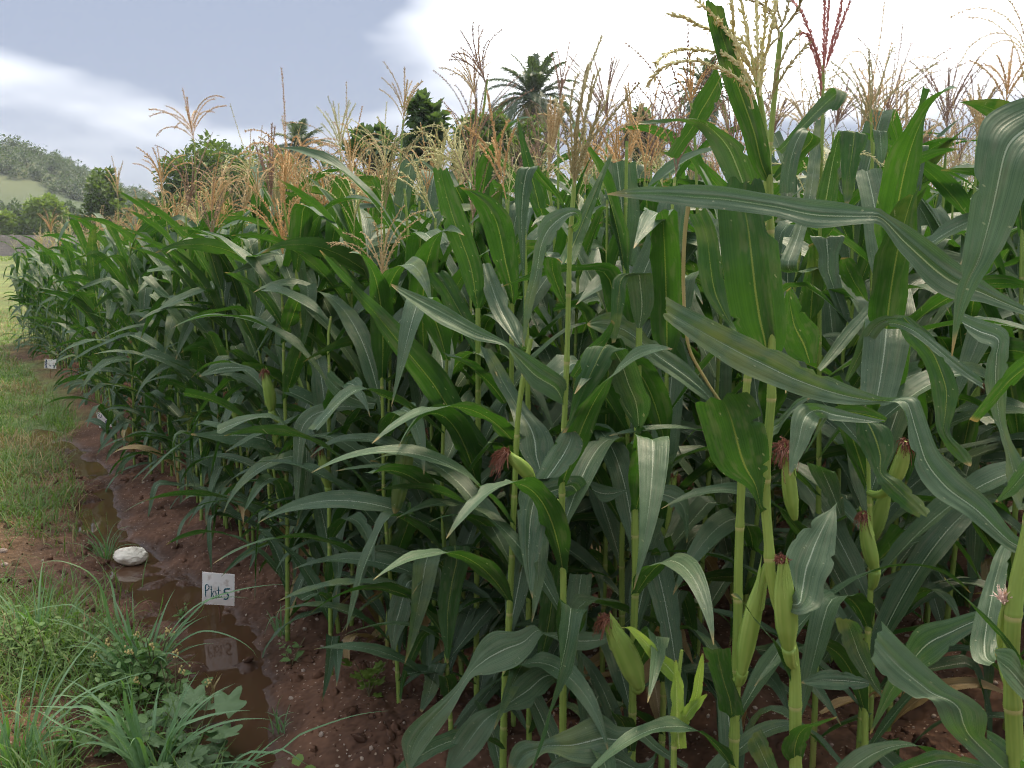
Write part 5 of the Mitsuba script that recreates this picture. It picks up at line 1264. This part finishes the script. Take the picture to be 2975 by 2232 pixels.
clump(7, [(1790, 1340, 1700, 1300), (1790, 1340, 1900, 1300), (1780, 1330, 1830, 1180)], (1790, 1350), 'small grass tuft on bare soil right of the water', 9, 0.006, 0.05, 0.10, 11)


def weed(c, gpx, h, n, size, label, seed, mat='weed_leaf', heads=0, spread=0.5, lobed=False, stems=4):
    """A broad-leaved weed."""
    root = numbered('weed')
    rng = np.random.default_rng(seed)
    g = ground_pt(*px(c, *gpx), 0.05); g[2] = float(gz(g[0], g[1]))
    sb, lb, heads_ = Bag(), Bag(), []
    pos, dirs = [], []
    for i in range(stems):
        a = rng.uniform(0, 6.3); o = spread * rng.uniform(0.2, 1.1)
        t_ = np.linspace(0, 1, 9)[:, None]
        P = g + np.array([math.cos(a) * o * h, math.sin(a) * o * h, 0]) * t_ ** 1.3 + np.array([0, 0, h * rng.uniform(0.6, 1.05)]) * t_
        sb.add(*tube(P, np.linspace(0.0028, 0.0012, 9), 5))
        for j in range(n // stems):
            f = rng.uniform(0.2, 1.0); q = P[int(f * 8)]; b = rng.uniform(0, 6.3)
            d = np.array([math.cos(b), math.sin(b), rng.uniform(-0.25, 0.55)])
            pos.append(q + d * size * 0.25); dirs.append(d)
        if i < heads:
            hb = Bag(); heads_.append(hb)
            for _ in range(10):
                hb.many(np.array(ico1.vertices), np.array(ico1.faces), frames_from(P[-1:] + rng.normal(0, 0.006, (1, 3)), np.array([[0, 0, 1.0]]), np.zeros(1), np.array([0.004]), np.array([0.003])))
    pos, dirs = np.array(pos), np.array(dirs); k = len(pos)
    L = LOBED if lobed else LEAF
    lb.many(L[0], L[1], leaf_frames(pos, dirs, size * rng.uniform(0.6, 1.2, k), rng.uniform(0.7, 1.0, k), rng), np.repeat(np.stack([rng.uniform(0, 1, k), np.zeros(k)], -1), len(L[0]), 0))
    mesh_part(root, 'stem', sb.get(), 'weed_stem')
    mesh_part(root, 'foliage', lb.get(), mat)
    for hb in heads_:
        mesh_part(root, 'flower_head', hb.get(), 'seed_head')
    tag(root, label, 'weed')


ico1 = trimesh.creation.icosphere(1)
ang = np.linspace(-2.5, 2.5, 31)
rad = (0.52 + 0.13 * np.cos(ang * 5) + 0.03 * np.cos(ang * 31)) * np.where(np.abs(ang) > 2.4, 0.55, 1)
lv = np.vstack([[[0, 0.0, 0]], [[0, 0.45, 0]], np.column_stack([np.sin(ang) * rad, 0.45 + np.cos(ang) * rad, 0.05 * np.cos(ang * 5) - 0.04])])
LOBED = (lv, np.array([[1, i + 2, i + 3] for i in range(30)] + [[0, 2, 1], [0, 1, 32]]))
weed(7, (1000, 1170), 0.26, 80, 0.040, 'leafy weed with yellowish seed heads in front of the grass clump', 1, heads=4, stems=8)
weed(7, (1120, 1290), 0.22, 70, 0.042, 'leafy weed with tan seed heads leaning over the puddle edge', 2, heads=4, stems=7)
weed(7, (820, 1120), 0.18, 50, 0.034, 'thin stemmed weed with a single tan head, left of the leafy weeds', 3, heads=2, stems=5)
weed(7, (1270, 1480), 0.12, 16, 0.085, 'large lobed weed leaves overhanging the puddle', 4, 'lobed_leaf', lobed=True, stems=4, spread=0.9)
weed(7, (1130, 1640), 0.12, 16, 0.080, 'grey-green lobed weed at the bottom edge', 5, 'lobed_leaf', lobed=True, stems=4, spread=0.9)
weed(7, (1360, 1620), 0.08, 9, 0.070, 'low lobed weed right of the grey-green lobed weed', 6, 'lobed_leaf', lobed=True, stems=3, spread=1.0)
weed(7, (330, 1130), 0.20, 150, 0.026, 'bushy small leaved weed in the dark patch at the left', 7, 'grass_blade', stems=10, spread=0.9)
weed(7, (120, 1050), 0.18, 120, 0.026, 'bushy small leaved weed at the left edge', 8, 'grass_blade', stems=9, spread=0.9)
weed(7, (560, 1010), 0.14, 70, 0.024, 'small leaved weed between the grass clumps at the left', 9, 'weed_leaf', stems=7, spread=0.9)
weed(7, (1170, 650), 0.09, 34, 0.020, 'tiny bright green weed on the edge of the water left of the white sign', 10, 'grass_blade', stems=4)
weed(7, (1870, 960), 0.10, 14, 0.034, 'wilted seedling weed on the soil right of the puddle', 11, stems=2, spread=0.9)
weed(8, (160, 1240), 0.12, 22, 0.040, 'bright green lobed seedling on the soil between maize stalks', 12, 'bright_leaf', lobed=True, stems=3)
weed(7, (1890, 1680), 0.06, 8, 0.045, 'round leaved seedling at the bottom edge', 13, 'bright_leaf', stems=2)
weed(7, (440, 1600), 0.10, 26, 0.046, 'broad leaved weed at the bottom edge left of the grass clump', 14, stems=4, spread=0.9)
weed(7, (720, 1560), 0.10, 26, 0.044, 'broad leaved weed on the pebbly soil at the bottom edge', 15, stems=4, spread=0.9)

# fallen maize leaves on the soil
for i, (c, x, y, az_, lab) in enumerate(((8, 150, 870, 0.6, 'curled dry maize leaf on the soil under the drooping leaf'), (9, 900, 1420, 1.2, 'dry fallen maize leaf in the shade under the fat ear'), (9, 330, 170, 0.3, 'pale fallen maize leaf on the soil left of the fat ear'), (8, 60, 560, 2.1, 'withered maize leaf on the soil by the second stalk'))):
    gq = ground_pt(*px(c, x, y), 0.07); gq[2] = float(gz(gq[0], gq[1])) + 0.02
    r_ = numbered('fallen_leaf')
    put(r_, random_leaf(np.random.default_rng(60 + i), gq, az_, 0.34, 0.05, 1.35, 0.3, wind=0.0, twist=1.5, fold=0.5), 'dry_leaf')
    tag(r_, lab, 'dry leaf')

# ------------------------------------------------------------------ trees, palms, wall, hill woods
QUAD = (np.array([[0, 0, 0], [0.5, 0.5, 0.12], [0, 1.0, 0], [-0.5, 0.5, 0.12]]), np.array([[0, 1, 2], [0, 2, 3]]))


def crown(bag, centre, radii, n, size, rng, clumps=26, shell=0.5, puff=1.0):
    c = rng.normal(0, 1, (clumps, 3)); c = norm(c) * (rng.uniform(0.15, 1, (clumps, 1)) ** 0.5) * 0.80
    c[:, 2] = np.clip(c[:, 2], -0.5, 0.75)
    cr = rng.uniform(0.20, 0.40, clumps) * puff
    w = rng.choice(clumps, n, p=cr ** 2 / (cr ** 2).sum())
    d = norm(rng.normal(0, 1, (n, 3)))
    rr = rng.uniform(shell, 1.05, (n, 1))
    pos = centre + (c[w] + d * rr * cr[w][:, None]) * np.asarray(radii)
    dd = norm(d + rng.normal(0, 0.5, (n, 3)) + np.array([0, 0, -0.15]))
    bag.many(QUAD[0], QUAD[1], leaf_frames(pos, dd, size * rng.uniform(0.6, 1.3, n), rng.uniform(0.5, 0.9, n), rng), np.repeat(np.stack([rng.uniform(0, 1, n), np.zeros(n)], -1), 4, 0))
    return c * np.asarray(radii) + centre


def tree(name, cx, top, hw, d, mat, label, n=5000, size=0.35, low=None, group=None, cat='tree', seed=1, clumps=30, limbs=7, depth=1.0, puff=1.0):
    """A tree seen at photograph column cx, crown top at row top, half-width hw (pixels), at distance d."""
    root = numbered(name); rng = np.random.default_rng(seed)
    c = pt(cx, top, d); hw = hw / F * d
    zlow = pt(cx, low, d)[2] if low else 0.9
    zlow = max(zlow, 0.3)
    rz = (c[2] - zlow) / 1.5
    ctr = np.array([c[0], d, zlow + 0.5 * rz])
    b = Bag(); pts = crown(b, ctr, [hw, hw * depth, rz], n, size, rng, clumps, 0.5, puff)
    tb_ = Bag()
    trunk = np.array([[c[0], d, gz(c[0], d) - 0.2], [c[0] + 0.1 * hw, d, ctr[2] * 0.5], [c[0], d, ctr[2] + 0.2 * rz]])
    r0 = 0.03 * (c[2]) + 0.05
    tb_.add(*tube(spline(trunk, 10), np.linspace(r0, r0 * 0.4, 10), 8))
    mesh_part(root, 'trunk', tb_.get(), 'bark')
    for q in pts[:limbs]:
        st_ = spline(trunk, 10)[rng.integers(4, 9)]
        mesh_part(root, 'limb', tube(spline(np.array([st_, (st_ + q) / 2 + [0, 0, 0.1 * rz], q]), 8), np.linspace(r0 * 0.4, r0 * 0.1, 8), 6), 'bark')
    mesh_part(root, 'crown', b.get(), mat, False)
    tag(root, label, cat, group)


X = 2975 / 2212
tree('leafy_tree', 475 * X, 283 * X, 135 * X, 55, 'tree_leaf', 'large round green tree behind the orange tassels, biggest of the far trees', 15000, 0.34, seed=11, clumps=60)
tree('leafy_tree', 385 * X, 330 * X, 100 * X, 52, 'tree_leaf', 'dark green tree adjoining the left side of the biggest far tree', 9000, 0.32, seed=12, clumps=40)
tree('leafy_tree', 575 * X, 300 * X, 95 * X, 56, 'tree_leaf', 'green tree between the biggest far tree and the small palm', 8000, 0.32, seed=13, clumps=40)
tree('leafy_tree', 224 * X, 374 * X, 56 * X, 72, 'tree_leaf', 'tall dark tree at the foot of the hill, left of the orange tassels', 7000, 0.42, seed=14, clumps=34)
tree('leafy_tree', 88 * X, 412 * X, 46 * X, 98, 'bright_leaf', 'bright green round tree behind the far wall', 7000, 0.50, seed=15, clumps=36)
tree('leafy_tree', 6 * X, 457 * X, 30 * X, 96, 'bright_leaf', 'bright leaved bush-like tree behind the far wall at the left edge', 4000, 0.55, seed=16, clumps=24)
for i, (cx, tp, hw_, dd_) in enumerate(((40, 448, 34, 104), (128, 462, 30, 100), (165, 452, 36, 104), (205, 470, 30, 98), (255, 455, 34, 92), (300, 432, 34, 84), (10, 425, 50, 118), (150, 425, 40, 122))):
    tree('background_tree', cx * X, tp * X, hw_ * X, dd_, 'hill_leaf', ('muted tree behind the wall, right of the bush at the left edge', 'muted tree right of the bright round tree', 'grey-green tree two crowns right of the bright round tree', 'low muted tree left of the tall dark tree', 'muted tree right of the tall dark tree at the hill foot', 'small dark tree between the tall dark tree and the largest tree', 'wide dull tree above the bush at the left edge', 'wide dull tree above the bright round tree')[i], 3200, 0.5, seed=30 + i, clumps=22, group='trees of the wood behind the far wall')
tree('broad_leaved_tree', 1226, 262, 82, 22, 'dark_leaf', 'dark broad-leaved tree with open crown left of the large palm', 1150, 0.24, low=470, seed=48, clumps=20, limbs=18, puff=0.62)
tree('broad_leaved_tree', 1075, 356, 88, 24, 'dark_leaf', 'lower dark broad-leaved tree beside the pale open tassel', 900, 0.24, low=470, seed=49, clumps=18, limbs=16, puff=0.62)
tree('broad_leaved_tree', 1868, 308, 58, 30, 'dark_leaf', 'dark broad-leaved tree right of the large palm', 1500, 0.24, low=470, seed=43, clumps=24, limbs=20, puff=0.6)
tree('leafy_tree', 700 * X, 345 * X, 90 * X, 62, 'dark_leaf', 'dark bushy tree mass between the small palm and the broad-leaved trees', 8000, 0.34, seed=46, clumps=40)
tree('leafy_tree', 820 * X, 352 * X, 90 * X, 60, 'tree_leaf', 'low green tree behind the lower broad-leaved tree', 7000, 0.34, seed=47, clumps=40)
tree('leafy_tree', 1400, 312, 90, 42, 'tree_leaf', 'bushy green tree below and left of the large palm', 6000, 0.26, low=520, seed=44, clumps=36)
tree('leafy_tree', 1520, 330, 70, 44, 'tree_leaf', 'green tree at the foot of the large palm', 4500, 0.26, low=520, seed=45, clumps=30)


def frond_mesh(base, az_, el, length, rng, pairs=46, leaflet=0.72, hang=0.9):
    """A palm frond: midrib with two rows of hanging leaflets."""
    n = 24
    s = np.linspace(0, 1, n)
    th = np.pi / 2 - el + hang * s ** 1.5
    d = np.stack([np.sin(az_) * np.sin(th), np.cos(az_) * np.sin(th), np.cos(th)], -1)
    P = base + np.concatenate([[np.zeros(3)], np.cumsum(d[1:] * length / (n - 1), 0)])
    bag = Bag()
    v, f, uv = tube(P, np.linspace(0.045, 0.012, n), 5, caps=False); bag.add(v, f, np.column_stack([np.full(len(v), 0.2), uv[:, 1]]))
    q = np.linspace(0.12, 0.99, pairs)
    pos = np.stack([np.interp(q, s, P[:, i]) for i in range(3)], -1); tg = norm(np.stack([np.interp(q, s, d[:, i]) for i in range(3)], -1))
    sd = norm(np.cross(tg, [0, 0, 1.0]) + 1e-5)
    up = np.cross(sd, tg)
    ll = leaflet * np.interp(q, [0.12, 0.35, 0.7, 1], [0.7, 1.0, 0.85, 0.35])
    for sg in (-1, 1):
        d1 = norm(sd * sg * 0.75 + tg * 0.65 + up * 0.15 + rng.normal(0, 0.08, pos.shape))
        mid = pos + d1 * (ll * 0.5)[:, None]
        d2 = norm(d1 + np.array([0, 0, -0.9]) * rng.uniform(0.5, 1.2, (pairs, 1)))
        end = mid + d2 * (ll * 0.5)[:, None]
        w = norm(np.cross(d1, up)) * 0.034
        vv = np.stack([pos - w, pos + w, mid - w * 1.1, mid + w * 1.1, end], 1).reshape(-1, 3)
        ff = np.array([[0, 1, 3], [0, 3, 2], [2, 3, 4]])
        bag.add(vv, (ff[None] + (np.arange(pairs) * 5)[:, None, None]).reshape(-1, 3), np.column_stack([np.repeat(rng.uniform(0, 1, pairs), 5), np.zeros(5 * pairs)]))
    return bag.get()


def palm(cx, cy, d, length, label, seed, n=20, tilt=0.0):
    root = numbered('palm_tree'); rng = np.random.default_rng(seed)
    c = pt(cx, cy, d)
    P = spline(np.array([[c[0] - 0.5, d, -0.2], [c[0] - 0.2, d, c[2] * 0.55], [c[0], d, c[2]]]), 24)
    mesh_part(root, 'trunk', tube(P, np.linspace(0.20, 0.12, 24) * (1 + 0.04 * (np.arange(24) % 2)), 10), 'bark')
    for k in range(n):
        f = k / (n - 1)
        el = math.radians(84 - 118 * f ** 0.9) + rng.normal(0, 0.07)
        old = f > 0.62 and k % 3 == 0
        mesh_part(root, 'frond', frond_mesh(c, k * 2.4 + rng.normal(0, 0.25), el, length * rng.uniform(0.85, 1.08) * (1 - 0.22 * (1 - f) ** 2), rng, hang=np.interp(f, [0, 0.4, 1], [0.55, 1.35, 1.3]) * rng.uniform(0.8, 1.15)), 'palm_old_leaf' if old else 'palm_leaf', False)
    for k in range(5):
        a = rng.uniform(0, 6.3)
        m = trimesh.creation.icosphere(2); v = np.array(m.vertices) * [0.13, 0.13, 0.16] + c + [0.28 * math.cos(a), 0.28 * math.sin(a), -0.35 + 0.1 * rng.normal()]
        mesh_part(root, 'fruit', (v, np.array(m.faces), np.zeros((len(v), 2))), 'old_husk')
    tag(root, label, 'palm tree')


palm(1552, 288, 56, 3.5, 'large coconut palm rising behind the tassels, centre top', 71, 38)
palm(870, 432, 72, 3.0, 'small palm with drooping fronds right of the big round tree', 72, 26)
palm(2054, 262, 74, 3.6, 'palm half hidden behind the big upright torn leaf', 73, 26)

wall = 'block_wall'
bag = Bag()
y0 = 88.0


def slab(bag, x0, x1, ya, yb, z0, z1):
    v = np.array([[x, y, z] for x in (x0, x1) for y in (ya, yb) for z in (z0, z1)], float)
    f = np.array([[0, 1, 3], [0, 3, 2], [4, 6, 7], [4, 7, 5], [0, 4, 5], [0, 5, 1], [2, 3, 7], [2, 7, 6], [0, 2, 6], [0, 6, 4], [1, 5, 7], [1, 7, 3]])
    bag.add(v[f].reshape(-1, 3), np.arange(36).reshape(-1, 3), np.column_stack([v[f].reshape(-1, 3)[:, 0], v[f].reshape(-1, 3)[:, 2]]))


slab(bag, -80, 6, y0, y0 + 0.2, -0.3, 1.93)
put(wall + '__wall_face', bag.get(), 'block_wall_stone', False)
for i, xp in enumerate(np.arange(-74.8, 4, 5.9)):
    b = Bag(); slab(b, xp - 0.14, xp + 0.14, y0 - 0.06, y0 + 0.26, -0.3, 1.97)
    mesh_part(wall, 'pillar', b.get(), 'block_wall_stone', False)
tag(wall, 'long grey-pink concrete block wall across the far end of the grass', 'wall')

rg = np.random.default_rng(77)
bag = Bag(); cnt = 0
for _ in range(9000):
    az_, r_ = rg.uniform(-33, -18), rg.uniform(172, 290)
    hx, hy = r_ * math.sin(math.radians(az_)), r_ * math.cos(math.radians(az_))
    hz = float(hill_z(hx, hy)); top = float(np.interp(az_, [-60, -45, -36, -28, -26.5, -25, -23.2, -21, -18.5, -16, -10], [30, 35, 29, 21.5, 20.6, 18.5, 14.5, 10.0, 6.0, 3.0, 0.0]))
    fr = hz / max(top, 1)
    m = meshkit.fbm(np.array([hx, hy, 0]) * 0.03, 3, 61)
    wood = (fr > 0.66 + 0.35 * (m - 0.5)) or (fr < 0.33 + 0.5 * (m - 0.5)) or m > 0.57
    if not wood or hz < -0.5 or cnt > 900:
        continue
    cnt += 1
    sz_ = rg.uniform(1.3, 3.0)
    crown(bag, np.array([hx, hy, hz + sz_ * 0.45]), [sz_, sz_, sz_ * 0.95], 130, 0.62, rg, 8)
put('hill_wood', bag.get(), 'hill_leaf', False)
tag('hill_wood', 'scrubby wood covering the crest and foot of the hill', 'wood', kind='stuff')
for i, (cx, cy) in enumerate(((139, 548), (221, 558))):
    root = numbered('hill_shrub'); b = Bag()
    d_ = 232.0
    q = pt(cx, cy, d_)
    crown(b, q, [2.0, 2.0, 1.7], 500, 0.5, rg, 12)
    put(root, b.get(), 'hill_leaf', False)
    tag(root, ('dark shrub alone on the grassy slope of the hill', 'smaller dark shrub further right on the grassy slope of the hill')[i], 'shrub')

# ------------------------------------------------------------------ the damp air
scene['haze_air'] = {'type': 'homogeneous', 'albedo': {'type': 'rgb', 'value': [0.95, 0.95, 0.95]}, 'sigma_t': {'type': 'rgb', 'value': [0.00045, 0.00048, 0.00055]}}
scene['camera']['medium'] = {'type': 'ref', 'id': 'haze_air'}
scene['haze'] = {'type': 'cube', 'to_world': T().translate([0, 0, 24.0]).scale([1000, 1000, 26.5]), 'bsdf': {'type': 'null'}, 'interior': {'type': 'ref', 'id': 'haze_air'}}
tag('haze', kind='stuff')
